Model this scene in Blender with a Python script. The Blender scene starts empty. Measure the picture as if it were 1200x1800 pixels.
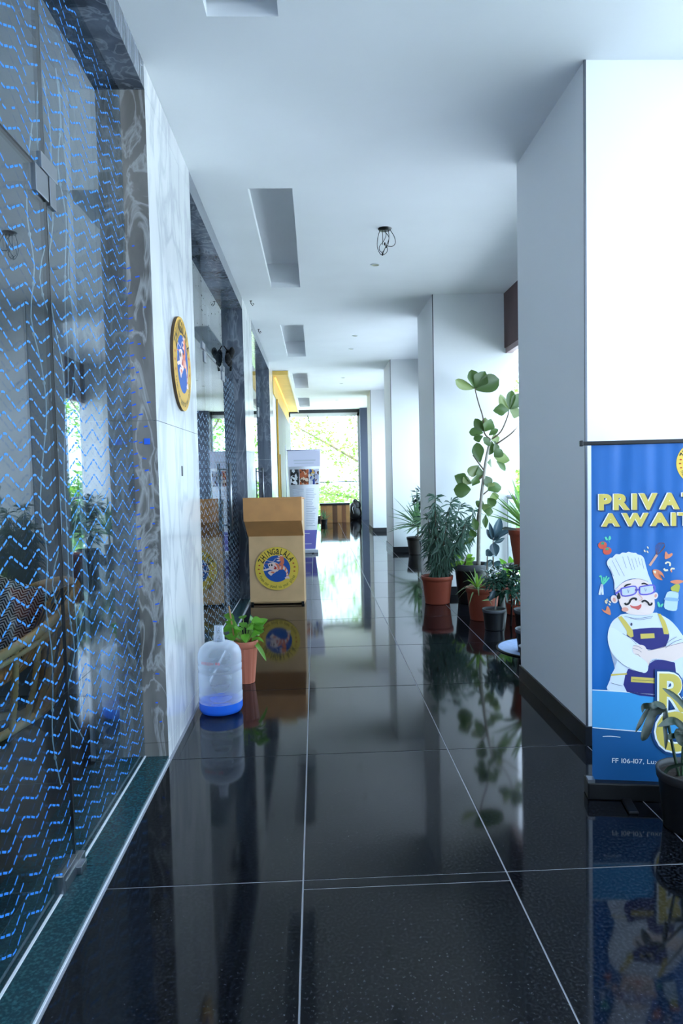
import bpy, bmesh, math, random
from mathutils import Vector, Matrix
R = math.radians
random.seed(7)
SC = bpy.context.scene
COL = SC.collection

# ------------------------------------------------------------------ camera, sky, sun, exposure
EYE = Vector((0, 0, 1.45))
yaw, pitch, roll = .0358, -.0543, .0226
fw = Vector((math.sin(yaw)*math.cos(pitch), math.cos(yaw)*math.cos(pitch), math.sin(pitch)))
r0 = Vector((math.cos(yaw), -math.sin(yaw), 0)); d0 = -r0.cross(fw)
rt = r0*math.cos(roll) + d0*math.sin(roll); dn = -r0*math.sin(roll) + d0*math.cos(roll)
cam = bpy.data.cameras.new('camera'); camo = bpy.data.objects.new('camera', cam); COL.objects.link(camo)
camo.matrix_world = Matrix(((rt.x, -dn.x, -fw.x, EYE.x), (rt.y, -dn.y, -fw.y, EYE.y), (rt.z, -dn.z, -fw.z, EYE.z), (0, 0, 0, 1)))
cam.sensor_fit = 'VERTICAL'; cam.sensor_height = 36; cam.lens = 1232.8/1800*36
cam.clip_start = .05; cam.clip_end = 500
SC.camera = camo

world = bpy.data.worlds.new('sky'); SC.world = world; world.use_nodes = True
wn = world.node_tree
bg = wn.nodes['Background']; bg.inputs[0].default_value = (.60, .77, 1, 1); bg.inputs[1].default_value = 9.0
sun = bpy.data.lights.new('sun', 'SUN'); sun.energy = 36; sun.angle = R(2); sun.color = (.84, .93, 1)
suno = bpy.data.objects.new('sun', sun); COL.objects.link(suno)
suno.rotation_euler = Vector((.45, .35, -.85)).to_track_quat('-Z', 'Y').to_euler()
SC.view_settings.view_transform = 'Standard'; SC.view_settings.look = 'None'
SC.view_settings.gamma = 1; SC.view_settings.use_curve_mapping = False
SC.view_settings.exposure = -0.55
SC.cycles.max_bounces = 14; SC.cycles.diffuse_bounces = 6; SC.cycles.glossy_bounces = 5
SC.cycles.transparent_max_bounces = 32; SC.cycles.transmission_bounces = 8

# ------------------------------------------------------------------ helpers
def hx(h):
    v = [int(h[i:i+2], 16)/255 for i in (1, 3, 5)]
    return tuple((c/12.92 if c < .04045 else ((c+.055)/1.055)**2.4) for c in v) + (1,)
MATS = {}
def mat(name, color, rough=.5, metal=0, spec=.5, noise=0, nscale=8, bump=0, bscale=40, trans=0, coat=0, emit=None, estr=0):
    if name in MATS: return MATS[name]
    m = bpy.data.materials.new(name); m.use_nodes = True; MATS[name] = m
    nt = m.node_tree; b = nt.nodes['Principled BSDF']
    c = hx(color) if isinstance(color, str) else color
    b.inputs['Base Color'].default_value = c; b.inputs['Roughness'].default_value = rough
    b.inputs['Metallic'].default_value = metal; b.inputs['Specular IOR Level'].default_value = spec
    if coat: b.inputs['Coat Weight'].default_value = coat
    if emit: b.inputs['Emission Color'].default_value = hx(emit); b.inputs['Emission Strength'].default_value = estr
    tc = nt.nodes.new('ShaderNodeTexCoord')
    if noise:
        n = nt.nodes.new('ShaderNodeTexNoise'); n.inputs['Scale'].default_value = nscale; n.inputs['Detail'].default_value = 5
        nt.links.new(tc.outputs['Object'], n.inputs['Vector'])
        rp = nt.nodes.new('ShaderNodeValToRGB'); rp.color_ramp.elements[0].position = .3; rp.color_ramp.elements[1].position = .7
        rp.color_ramp.elements[0].color = tuple(x*(1-noise) for x in c[:3]) + (1,)
        rp.color_ramp.elements[1].color = tuple(min(1, x*(1+noise)) for x in c[:3]) + (1,)
        nt.links.new(n.outputs['Fac'], rp.inputs[0]); nt.links.new(rp.outputs[0], b.inputs['Base Color'])
    if bump:
        n2 = nt.nodes.new('ShaderNodeTexNoise'); n2.inputs['Scale'].default_value = bscale; n2.inputs['Detail'].default_value = 4
        nt.links.new(tc.outputs['Object'], n2.inputs['Vector'])
        bp = nt.nodes.new('ShaderNodeBump'); bp.inputs['Strength'].default_value = bump; bp.inputs['Distance'].default_value = .01
        nt.links.new(n2.outputs['Fac'], bp.inputs['Height']); nt.links.new(bp.outputs[0], b.inputs['Normal'])
    if trans:
        t = nt.nodes.new('ShaderNodeBsdfTranslucent'); t.inputs[0].default_value = tuple(min(1, x*1.5) for x in c[:3]) + (1,)
        if noise: nt.links.new(rp.outputs[0], t.inputs[0])
        mx = nt.nodes.new('ShaderNodeMixShader'); mx.inputs[0].default_value = trans
        nt.links.new(b.outputs[0], mx.inputs[1]); nt.links.new(t.outputs[0], mx.inputs[2])
        nt.links.new(mx.outputs[0], nt.nodes['Material Output'].inputs[0])
    return m
def leafmat(name, top, under, rough=.4, trans=.25):
    """leaf with a darker upper and a paler lower face, each leaf a little different"""
    if name in MATS: return MATS[name]
    m = mat(name, top, rough, trans=trans); nt = m.node_tree; b = nt.nodes['Principled BSDF']
    g = nt.nodes.new('ShaderNodeNewGeometry'); oi = nt.nodes.new('ShaderNodeObjectInfo')
    mx = nt.nodes.new('ShaderNodeMixRGB'); mx.inputs[1].default_value = hx(top); mx.inputs[2].default_value = hx(under)
    nt.links.new(g.outputs['Backfacing'], mx.inputs[0])
    hs = nt.nodes.new('ShaderNodeHueSaturation')
    mr = nt.nodes.new('ShaderNodeMapRange'); mr.inputs[3].default_value = .55; mr.inputs[4].default_value = 1.35
    nt.links.new(oi.outputs['Random'], mr.inputs[0]); nt.links.new(mr.outputs[0], hs.inputs['Value'])
    nt.links.new(mx.outputs[0], hs.inputs['Color']); nt.links.new(hs.outputs[0], b.inputs['Base Color'])
    return m
def marble(name, base, vein, cloud, scale=1.2, rot=(0, 0, 0), sharp=.06, rough=.12, dist=3, amt=1):
    m = mat(name, base, rough); nt = m.node_tree; b = nt.nodes['Principled BSDF']
    tc = nt.nodes.new('ShaderNodeTexCoord'); mp = nt.nodes.new('ShaderNodeMapping'); mp.inputs['Rotation'].default_value = rot
    mp.inputs['Scale'].default_value = (1, 1, .32)
    nt.links.new(tc.outputs['Object'], mp.inputs[0])
    n0 = nt.nodes.new('ShaderNodeTexNoise'); n0.inputs['Scale'].default_value = scale; n0.inputs['Detail'].default_value = 8; n0.inputs['Distortion'].default_value = dist*.4
    nt.links.new(mp.outputs[0], n0.inputs[0])
    n1 = nt.nodes.new('ShaderNodeTexNoise'); n1.inputs['Scale'].default_value = scale*1.7; n1.inputs['Detail'].default_value = 9; n1.inputs['Distortion'].default_value = dist
    nt.links.new(mp.outputs[0], n1.inputs[0])
    sb = nt.nodes.new('ShaderNodeMath'); sb.operation = 'SUBTRACT'; sb.inputs[1].default_value = .5; nt.links.new(n1.outputs['Fac'], sb.inputs[0])
    ab = nt.nodes.new('ShaderNodeMath'); ab.operation = 'ABSOLUTE'; nt.links.new(sb.outputs[0], ab.inputs[0])
    vr = nt.nodes.new('ShaderNodeMapRange'); vr.inputs[1].default_value = 0; vr.inputs[2].default_value = sharp; vr.inputs[3].default_value = amt; vr.inputs[4].default_value = 0
    nt.links.new(ab.outputs[0], vr.inputs[0])
    cr = nt.nodes.new('ShaderNodeValToRGB'); cr.color_ramp.elements[0].position = .35; cr.color_ramp.elements[1].position = .65
    cr.color_ramp.elements[0].color = hx(base); cr.color_ramp.elements[1].color = hx(cloud)
    nt.links.new(n0.outputs['Fac'], cr.inputs[0])
    mx = nt.nodes.new('ShaderNodeMixRGB'); mx.inputs[2].default_value = hx(vein)
    nt.links.new(vr.outputs[0], mx.inputs[0]); nt.links.new(cr.outputs[0], mx.inputs[1]); nt.links.new(mx.outputs[0], b.inputs['Base Color'])
    return m
def granite(name, base, fleck, rough=.06, amount=.56):
    m = mat(name, base, rough, spec=.3); nt = m.node_tree; b = nt.nodes['Principled BSDF']
    tc = nt.nodes.new('ShaderNodeTexCoord'); oi = nt.nodes.new('ShaderNodeObjectInfo')
    ad = nt.nodes.new('ShaderNodeVectorMath'); ad.operation = 'ADD'
    nt.links.new(tc.outputs['Object'], ad.inputs[0]); nt.links.new(oi.outputs['Location'], ad.inputs[1])
    n = nt.nodes.new('ShaderNodeTexNoise'); n.inputs['Scale'].default_value = 90; n.inputs['Detail'].default_value = 3
    n2 = nt.nodes.new('ShaderNodeTexNoise'); n2.inputs['Scale'].default_value = 5; n2.inputs['Detail'].default_value = 6
    n3 = nt.nodes.new('ShaderNodeTexVoronoi'); n3.inputs['Scale'].default_value = 55
    for k in (n, n2, n3): nt.links.new(ad.outputs[0], k.inputs['Vector'])
    cr = nt.nodes.new('ShaderNodeValToRGB'); cr.color_ramp.elements[0].position = .45; cr.color_ramp.elements[1].position = .75
    cr.color_ramp.elements[0].color = hx(base); cr.color_ramp.elements[1].color = hx(fleck)
    nt.links.new(n.outputs['Fac'], cr.inputs[0])
    vr = nt.nodes.new('ShaderNodeMapRange'); vr.inputs[1].default_value = .04; vr.inputs[2].default_value = .09; vr.inputs[3].default_value = .3; vr.inputs[4].default_value = 0
    nt.links.new(n3.outputs['Distance'], vr.inputs[0])
    gate = nt.nodes.new('ShaderNodeMapRange'); gate.inputs[1].default_value = amount; gate.inputs[2].default_value = amount+.1
    nt.links.new(n2.outputs['Fac'], gate.inputs[0])
    mu = nt.nodes.new('ShaderNodeMath'); mu.operation = 'MULTIPLY'; nt.links.new(vr.outputs[0], mu.inputs[0]); nt.links.new(gate.outputs[0], mu.inputs[1])
    mx = nt.nodes.new('ShaderNodeMixRGB'); mx.inputs[2].default_value = hx('#b8bcc4')
    nt.links.new(mu.outputs[0], mx.inputs[0]); nt.links.new(cr.outputs[0], mx.inputs[1]); nt.links.new(mx.outputs[0], b.inputs['Base Color'])
    rr = nt.nodes.new('ShaderNodeMapRange'); rr.inputs[3].default_value = rough*.6; rr.inputs[4].default_value = rough*1.9
    nt.links.new(n2.outputs['Fac'], rr.inputs[0]); nt.links.new(rr.outputs[0], b.inputs['Roughness'])
    return m
def glassmat(name, tint, refl=1.0, base=.04, rough=0):
    """thin clear pane: straight-through light plus Schlick reflection"""
    if name in MATS: return MATS[name]
    m = bpy.data.materials.new(name); m.use_nodes = True; MATS[name] = m; nt = m.node_tree; nt.nodes.clear()
    out = nt.nodes.new('ShaderNodeOutputMaterial'); t = nt.nodes.new('ShaderNodeBsdfTransparent'); t.inputs[0].default_value = tint
    g = nt.nodes.new('ShaderNodeBsdfGlossy'); g.inputs['Roughness'].default_value = rough
    lw = nt.nodes.new('ShaderNodeLayerWeight'); lw.inputs[0].default_value = .5
    pw = nt.nodes.new('ShaderNodeMath'); pw.operation = 'POWER'; pw.inputs[1].default_value = 3.4
    nt.links.new(lw.outputs['Facing'], pw.inputs[0])
    ma = nt.nodes.new('ShaderNodeMath'); ma.operation = 'MULTIPLY_ADD'; ma.inputs[1].default_value = refl; ma.inputs[2].default_value = base; ma.use_clamp = True
    nt.links.new(pw.outputs[0], ma.inputs[0])
    mx = nt.nodes.new('ShaderNodeMixShader'); nt.links.new(ma.outputs[0], mx.inputs[0])
    nt.links.new(t.outputs[0], mx.inputs[1]); nt.links.new(g.outputs[0], mx.inputs[2]); nt.links.new(mx.outputs[0], out.inputs[0])
    return m

class MB:
    def __init__(s): s.v = []; s.f = []
    def add(s, vs, fs):
        o = len(s.v); s.v += [tuple(p) for p in vs]; s.f += [tuple(i+o for i in f) for f in fs]; return s
    def box(s, x0, x1, y0, y1, z0, z1, bev=0):
        if not bev:
            return s.add([(x, y, z) for z in (z0, z1) for y in (y0, y1) for x in (x0, x1)],
                         [(0, 2, 3, 1), (4, 5, 7, 6), (0, 1, 5, 4), (2, 6, 7, 3), (0, 4, 6, 2), (1, 3, 7, 5)])
        bm = bmesh.new(); bmesh.ops.create_cube(bm, size=1)
        for v in bm.verts: v.co = Vector(((x0+x1)/2+v.co.x*(x1-x0), (y0+y1)/2+v.co.y*(y1-y0), (z0+z1)/2+v.co.z*(z1-z0)))
        bmesh.ops.bevel(bm, geom=bm.edges[:], offset=bev, segments=2, affect='EDGES', profile=.5)
        bm.verts.index_update()
        s.add([v.co for v in bm.verts], [[v.index for v in f.verts] for f in bm.faces]); bm.free(); return s
    def tube(s, path, rad, n=8, cap=True):
        P = [Vector(p) for p in path]; k = len(P)
        rs = rad if isinstance(rad, (list, tuple)) else [rad]*k
        up = None; o = len(s.v); vs = []
        for i, p in enumerate(P):
            t = (P[min(i+1, k-1)] - P[max(i-1, 0)]).normalized()
            if up is None:
                up = Vector((0, 0, 1)) if abs(t.z) < .9 else Vector((1, 0, 0))
            a = t.cross(up)
            if a.length < 1e-5: a = t.cross(Vector((0, 1, 0)))
            a.normalize(); b = a.cross(t).normalized(); up = b
            for j in range(n):
                q = 2*math.pi*j/n; vs.append(p + a*math.cos(q)*rs[i] + b*math.sin(q)*rs[i])
        fs = [(i*n+j, i*n+(j+1) % n, (i+1)*n+(j+1) % n, (i+1)*n+j) for i in range(k-1) for j in range(n)]
        if cap: fs += [tuple(range(n-1, -1, -1)), tuple((k-1)*n+j for j in range(n))]
        return s.add(vs, fs)
    def lathe(s, prof, n=32, c=(0, 0, 0), flute=0, nf=0):
        vs = []; k = len(prof)
        for (r, z) in prof:
            for j in range(n):
                q = 2*math.pi*j/n; rr = r*(1 + flute*(math.cos(q*nf) > .2)) if flute else r
                vs.append((c[0]+rr*math.cos(q), c[1]+rr*math.sin(q), c[2]+z))
        fs = [(i*n+j, i*n+(j+1) % n, (i+1)*n+(j+1) % n, (i+1)*n+j) for i in range(k-1) for j in range(n)]
        return s.add(vs, fs)
    def disc(s, c, r, z, n=32, axis='z'):
        return s.add([(c[0]+r*math.cos(2*math.pi*j/n), c[1]+r*math.sin(2*math.pi*j/n), z) for j in range(n)], [tuple(range(n))])
    def ball(s, c, rx, ry, rz, n=12, m=8):
        vs = [(c[0]+rx*math.sin(math.pi*i/m)*math.cos(2*math.pi*j/n), c[1]+ry*math.sin(math.pi*i/m)*math.sin(2*math.pi*j/n), c[2]+rz*math.cos(math.pi*i/m)) for i in range(m+1) for j in range(n)]
        return s.add(vs, [(i*n+j, (i+1)*n+j, (i+1)*n+(j+1) % n, i*n+(j+1) % n) for i in range(m) for j in range(n)])
    def mesh(s, name, smooth=False):
        me = bpy.data.meshes.new(name); me.from_pydata(s.v, [], s.f); me.validate()
        if smooth:
            for p in me.polygons: p.use_smooth = True
        me.update(); return me
    def build(s, name, m, parent=None, smooth=False, loc=(0, 0, 0), rot=None, angle=None):
        o = obj(name, s.mesh(name, smooth), m, parent, loc, rot)
        return o
def obj(name, me, m, parent=None, loc=(0, 0, 0), rot=None):
    if m and not me.materials: me.materials.append(m)
    o = bpy.data.objects.new(name, me); COL.objects.link(o); o.location = loc
    if rot: o.rotation_euler = rot
    if parent: o.parent = parent
    return o
def empty(name, loc=(0, 0, 0), rz=0):
    o = bpy.data.objects.new(name, None); COL.objects.link(o); o.location = loc; o.rotation_euler = (0, 0, rz); o.empty_display_size = .1
    return o
def tag(o, label, cat, group=None):
    o['label'] = label; o['category'] = cat
    if group: o['group'] = group
    return o
def struct(o, label=None, cat=None):
    o['kind'] = 'structure'
    if label: o['label'] = label
    if cat: o['category'] = cat
    return o
def stuff(o): o['kind'] = 'stuff'; return o
GLY = {}
def glyph(ch, off=0.0, shear=0.0):
    k = (ch, off, shear)
    if k in GLY: return GLY[k]
    cu = bpy.data.curves.new('glyph', 'FONT'); cu.body = ch; cu.size = 1; cu.offset = off; cu.shear = shear; cu.resolution_u = 4
    t = bpy.data.objects.new('glyph', cu); COL.objects.link(t)
    dg = bpy.context.evaluated_depsgraph_get(); me = bpy.data.meshes.new_from_object(t.evaluated_get(dg))
    vs = [(v.co.x, v.co.y) for v in me.vertices]; fs = [tuple(p.vertices) for p in me.polygons]
    bpy.data.objects.remove(t); bpy.data.curves.remove(cu); bpy.data.meshes.remove(me)
    w = (max(v[0] for v in vs), min(v[0] for v in vs), max(v[1] for v in vs), min(v[1] for v in vs)) if vs else (.3, 0, .7, 0)
    GLY[k] = (vs, fs, w); return GLY[k]
def text2d(s, size, x0=0, y0=0, off=0, shear=0, space=.08, width=None, caps=None):
    """-> verts, faces of a line of lettering in 2-D, left-aligned on the baseline"""
    V = []; F = []; x = 0
    for ch in s:
        if ch == ' ': x += .32; continue
        vs, fs, w = glyph(ch, off, shear); o = len(V)
        V += [(x + p[0]-w[1], p[1]) for p in vs]; F += [tuple(i+o for i in f) for f in fs]; x += w[0]-w[1]+space
    kx = size if width is None else width/max(x-space, .01)
    return [(x0+p[0]*kx, y0+p[1]*size) for p in V], F
def arctext(s, r, a0, a1, size, off=0, flip=False, xs=1):
    V = []; F = []; n = len(s)
    for i, ch in enumerate(s):
        if ch == ' ': continue
        vs, fs, w = glyph(ch, off); a = a0 + (a1-a0)*(i+.5)/n; o = len(V); mx = (w[0]+w[1])/2; e = 1.32 if (ch.islower() and not flip) else 1
        for p in vs:
            u = (p[0]-mx)*size*xs*e; h = p[1]*size*e
            if flip: rr = r-h; V.append((rr*math.cos(a)-u*math.sin(a), rr*math.sin(a)+u*math.cos(a)))
            else: rr = r+h; V.append((rr*math.cos(a)+u*math.sin(a), rr*math.sin(a)-u*math.cos(a)))
        F += [tuple(k+o for k in f) for f in fs]
    return V, F
def stroke(pts, w):
    """flat ribbon along a polyline in 2-D"""
    V = []; n = len(pts)
    for i, p in enumerate(pts):
        a = pts[max(i-1, 0)]; b = pts[min(i+1, n-1)]; d = Vector((b[0]-a[0], b[1]-a[1])); d = d.normalized() if d.length else Vector((1, 0))
        V += [(p[0]-d.y*w/2, p[1]+d.x*w/2), (p[0]+d.y*w/2, p[1]-d.x*w/2)]
    return V, [(2*i, 2*i+1, 2*i+3, 2*i+2) for i in range(n-1)]
def oval(c, rx, ry, rot=0, n=20):
    V = []
    for j in range(n):
        a = 2*math.pi*j/n; x = rx*math.cos(a); y = ry*math.sin(a)
        V.append((c[0]+x*math.cos(rot)-y*math.sin(rot), c[1]+x*math.sin(rot)+y*math.cos(rot)))
    return V, [tuple(range(n))]
def smooth2(pts, k=5):
    """closed Catmull-Rom outline"""
    o = []; n = len(pts)
    for i in range(n):
        p0, p1, p2, p3 = [pts[(i+j-1) % n] for j in range(4)]
        for t in [q/k for q in range(k)]:
            o.append(tuple(.5*((2*p1[a])+(-p0[a]+p2[a])*t+(2*p0[a]-5*p1[a]+4*p2[a]-p3[a])*t*t+(-p0[a]+3*p1[a]-3*p2[a]+p3[a])*t**3) for a in (0, 1)))
    return o
def catmull(pts, k=6):
    P = [Vector(p) for p in pts]; o = []
    for i in range(len(P)-1):
        p0 = P[max(i-1, 0)]; p1 = P[i]; p2 = P[i+1]; p3 = P[min(i+2, len(P)-1)]
        for q in range(k):
            t = q/k; o.append(.5*((2*p1)+(-p0+p2)*t+(2*p0-5*p1+4*p2-p3)*t*t+(-p0+3*p1-3*p2+p3)*t**3))
    return o + [P[-1]]
class Print:
    """flat print in layers on a sheet that lies in the local XZ plane and faces -Y; one mesh, several inks"""
    def __init__(s): s.v = []; s.f = []; s.m = []; s.mats = []
    def put(s, vf, m, layer):
        if m not in s.mats: s.mats.append(m)
        o = len(s.v); s.v += [(p[0], -.0008-.0004*layer, p[1]) for p in vf[0]]
        for f in vf[1]: s.f.append(tuple(i+o for i in f)); s.m.append(s.mats.index(m))
    def poly(s, pts, m, layer):
        bm = bmesh.new(); vs = [bm.verts.new((p[0], 0, p[1])) for p in pts]
        try:
            f = bm.faces.new(vs); r = bmesh.ops.triangulate(bm, faces=[f])
            bm.verts.index_update(); s.put(([(v.co.x, v.co.z) for v in bm.verts], [tuple(v.index for v in g.verts) for g in bm.faces]), m, layer)
        finally: bm.free()
    def build(s, name, parent, loc=(0, 0, 0), rot=None):
        me = bpy.data.meshes.new(name); me.from_pydata(s.v, [], s.f)
        for m in s.mats: me.materials.append(m)
        me.polygons.foreach_set('material_index', s.m); me.update()
        return obj(name, me, None, parent, loc, rot)
# ------------------------------------------------------------------ measures of the place (metres; x across, y along the corridor)
XW, XG, XC, ZC = -.79, -.911, 1.388, 3.48          # marble wall face, glass line, column face, ceiling
Y1, DC, SP, YE = 3.56, 1.18, 4.56, 22.24           # first column, its depth, column spacing, end of corridor
XO = 2.33                                          # outer edge of the columns
OPEN = [(.22, 3.574), (4.81, 8.16), (9.3, 12.75)]  # glazed openings in the left wall
PANEL = [(-1.0, .22), (3.574, 4.81), (8.16, 9.3), (12.75, 13.8)]

PAINT = mat('white_wall_paint', '#e6e8ea', .55, bump=.03, bscale=60)
CEIL = mat('white_ceiling_paint', '#e9ebee', .7, noise=.02, nscale=2)
BLACKBASE = mat('black_granite_skirting', '#15171c', .4)
GRAN = granite('black_polished_granite', '#050609', '#22252d', .05)
GROUT = mat('pale_grout', '#9a9ca3', .8)
LIGHTM = marble('pale_grey_marble', '#d2d3d5', '#979ca6', '#e6e6e6', 1.7, (.6, 0, 0), .07, .14, 1.4, .42)
DARKM = marble('dark_grey_marble', '#3d434f', '#9aa1ad', '#6c7482', 4.2, (.9, .4, .3), .05, .12, 1.2, .5)
BROWNM = marble('grey_brown_marble', '#5c5a57', '#c4c4c2', '#8f8b85', 4.2, (.7, .2, .6), .045, .12, 1.4, .55)
GREENM = granite('green_marble', '#12333a', '#2c5a60', .12, .5)
STEEL = mat('brushed_steel', '#a9adb3', .28, 1)
BLACKP = mat('black_plastic', '#0c0d10', .4)
WHITEP = mat('white_sealant', '#d9dee4', .5)
GLASS = glassmat('clear_glass', (.84, .93, .98, 1), .95, .05)
RGLASS = glassmat('railing_glass', (.93, .98, .96, 1), .8, .03)
FILMB = mat('blue_film_ink', '#3f97fa', .5, trans=.3)
FILMW = mat('pale_blue_film_ink', '#a8cdf5', .5, trans=.3)

# floor slab, tiles
fb = MB(); fb.box(XW-.2, XO+.12, -5.2, YE+.2, -.3, -.0025)
floor = struct(fb.build('floor', GROUT), 'black polished granite tile floor of the corridor', 'floor')
xs = [XW+.012, -.079, .655, XC, XO+.1]; g = .0028
Y0 = 2.442; L = 1.127
TM = {}
for j in range(-6, 18):
    ya, yb = Y0+j*L, Y0+(j+1)*L
    if yb > YE: yb = YE
    for i in range(4):
        x0, x1 = xs[i]+g, xs[i+1]-g; a, b = ya+g, yb-g
        strip = None
        if i == 1 and j == -1: strip = (yb-.055, yb); b = yb-.055-g
        key = (i, round(b-a, 3))
        if key not in TM:
            w, l = (x1-x0)/2, (b-a)/2
            TM[key] = MB().box(-w, w, -l, l, -.012, 0, .0012).mesh('tile')
        obj('tile', TM[key], GRAN, floor, ((x0+x1)/2, (a+b)/2, random.uniform(-.0003, 0)), (random.uniform(-.0006, .0006), random.uniform(-.0006, .0006), 0))
        if strip:
            MB().box(x0, x1, strip[0]+g, strip[1]-g, -.012, -.0002).build('tile_strip', GRAN, floor)

# ceiling with five light troughs
REC = [(.65, 3.23), (5.1, 7.74), (9.64, 12.2), (14.16, 16.6), (18.64, 21.2)]; RX0, RX1 = -.43, -.115
cb = MB(); T = .06
cb.box(XG-.2, RX0, -5.2, YE+.2, ZC, ZC+T); cb.box(RX1, XO+.12, -5.2, YE+.2, ZC, ZC+T)
yy = -5.2
for a, b in REC + [(YE+.2, 0)]:
    cb.box(RX0, RX1, yy, a, ZC, ZC+T); yy = b
cb.box(-6.4, XO+.12, -5.2, YE+.2, ZC+.42, ZC+.6)  # unseen roof slab, stretched over the rooms to block the sun
ceiling = struct(cb.build('ceiling', CEIL), 'white painted ceiling with five long recessed light troughs', 'ceiling')
for a, b in REC:
    t = MB(); d = .26
    t.box(RX0-.12, RX1+.12, a-.1, b+.02, ZC+d, ZC+d+.03)
    t.box(RX0-.14, RX0-.12, a-.1, b+.02, ZC+T, ZC+d); t.box(RX1+.12, RX1+.14, a-.1, b+.02, ZC+T, ZC+d)
    t.box(RX0-.12, RX1+.12, a-.12, a-.1, ZC+T, ZC+d); t.box(RX0-.12, RX1+.12, b+.02, b+.04, ZC+T, ZC+d)
    t.build('light_trough', CEIL, ceiling)

# columns along the open side
clab = {-1: 'white square column behind the camera', 0: 'nearest white square column, directly behind the blue banner',
        1: 'second white square column, behind the potted fiddle-leaf fig', 2: 'third white square column, behind the spiky plant in a dark pot',
        3: 'farthest white square column, just before the dark pillar'}
for k in range(-1, 4):
    y = Y1+SP*k; c = empty('column', (XC, y, 0))
    tag(c, clab[k], 'column', 'white columns on the open side')
    MB().box(0, XO-XC, 0, DC, .1, ZC).build('shaft', PAINT, c)
    s = .012
    MB().box(-s, XO-XC+s, -s, DC+s, 0, .1).build('skirting', BLACKBASE, c)
    MB().box(-.004, .006, -.004, .006, .1, ZC).build('corner_bead', mat('grey_metal_bead', '#5d6168', .4, .6), c)
# brown beam between the columns, railing below
BROWN = mat('brown_painted_steel', '#5a3f40', .5, noise=.08)
for i, k in enumerate(range(0, 4)):
    y0 = Y1+SP*k+DC; y1 = Y1+SP*(k+1) if k < 3 else YE
    b = MB().box(2.215, 2.45, y0, y1, 2.86, ZC).build('trim_%d' % (i+1), BROWN); struct(b, 'brown steel beam under the ceiling in the %s bay of the open side' % ['planted', 'second', 'third', 'last'][i], 'beam')
    MB().box(2.23, 2.30, y0+.06, y1, 2.80, 2.86).build('beam_flange', mat('pink_grey_primer', '#a58f8f', .6), b)
railnames = ['nearest to the camera', 'behind the potted plants', 'beyond the second column', 'beyond the third column', 'before the end window']
for i, k in enumerate(range(-1, 4)):
    y0 = Y1+SP*k+DC; y1 = Y1+SP*(k+1) if k < 3 else YE
    r = empty('railing', (2.24, y0, 0)); tag(r, 'steel handrail on clear glass panels, ' + railnames[i], 'railing', 'railings along the open side')
    l = y1-y0
    MB().tube([(0, .02, 1.14), (0, l-.02, 1.14)], .025, 10).build('handrail', STEEL, r, True)
    for q in range(3):
        MB().box(-.006, .006, l*q/3+.02, l*(q+1)/3-.02, .06, 1.08).build('glass_panel', RGLASS, r)
    for q in range(4):
        MB().box(-.02, .02, max(.03, min(l-.07, l*q/3-.02)), max(.07, min(l-.03, l*q/3+.02)), 0, 1.12).build('post', STEEL, r)

# left wall: core, marble slabs, lintels, thresholds
wc = MB()
for a, b in PANEL: wc.box(XG-.28, XW-.02, a+.012, b-.012, 0, ZC)
for a, b in OPEN: wc.box(XG-.26, XW-.03, a-.02, b+.02, 3.37, ZC)
wc.box(XG-.28, XW-.01, 13.8, YE+.2, 0, ZC)
wall = struct(wc.build('wall_left', PAINT), 'left wall clad in pale and dark marble between glazed openings', 'wall')
JZ = [0.09, 1.74, 3.352, ZC]
for a, b in PANEL:
    zz = 0
    for z in JZ:
        MB().box(XW-.02, XW, a+.001, b-.001, zz+.001, z-.001, .001).build('marble_panel', LIGHTM, wall)
        MB().box(XG-.25, XW-.0005, a, a+.0118, zz+.001, z-.001).build('reveal_slab', BROWNM if a > 3 and a < 4 else DARKM, wall)
        MB().box(XG-.25, XW-.0005, b-.0118, b, zz+.001, z-.001).build('reveal_slab', DARKM, wall)
        zz = z
for (a, b) in OPEN:
    n = 3
    for q in range(n):
        ya, yb = a+(b-a)*q/n, a+(b-a)*(q+1)/n
        MB().box(XW-.03, XW, ya+.001, yb-.001, 3.35, ZC).build('lintel_slab', DARKM, wall)
        MB().box(XG-.25, XW-.03, ya+.001, yb-.001, 3.35, 3.37).build('lintel_soffit', DARKM, wall)
    MB().box(XG-.25, XW-.006, a, b, -.01, .012).build('threshold_bed', GREENM, wall)
    cuts = [a, a+(b-a)*.36, a+(b-a)*.71, b] if a > 1 else [a, 1.4, 2.72, b]
    for q in range(3): MB().box(XG-.12, XW, cuts[q]+.0012, cuts[q+1]-.0012, 0, .02, .002).build('threshold_slab', GREENM, wall)
    MB().box(XW, XW+.005, a, b, -.002, .004).build('sealant_line', WHITEP, wall)
    MB().box(XG-.003, XG+.005, a, b, .02, .024).build('sealant_line', WHITEP, wall)
# blue dashes on the near reveal, one row at the film's spacing
bits = MB()
rnd = random.Random(3)
for z in [2.12, 2.05, 1.98, 1.9, 1.83, 1.77, 1.71, 1.63, 1.55, 1.49, 1.42, 1.3, 1.22, 1.1, 1.02, .95, .88, .81, .72, .6, .45, .3, .2, 2.3, 2.45, 2.6]:
    x = XG+.035+rnd.random()*.06; a = rnd.uniform(-.2, .35); w = rnd.uniform(.012, .022); h = .0035
    bits.add([(x+math.cos(a)*u-math.sin(a)*v, 3.5725, z+math.sin(a)*u+math.cos(a)*v) for u, v in ((-w/2, -h), (w/2, -h), (w/2, h), (-w/2, h))], [(0, 1, 2, 3)])
for z in [2.0+i*.0612 for i in range(-18, 9)]:
    x = XG+.012; w = .02
    bits.add([(x-w/2, 3.5725, z-.004), (x+w/2, 3.5725, z+.002), (x+w/2, 3.5725, z+.009), (x-w/2, 3.5725, z+.003)], [(0, 1, 2, 3)])
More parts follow.
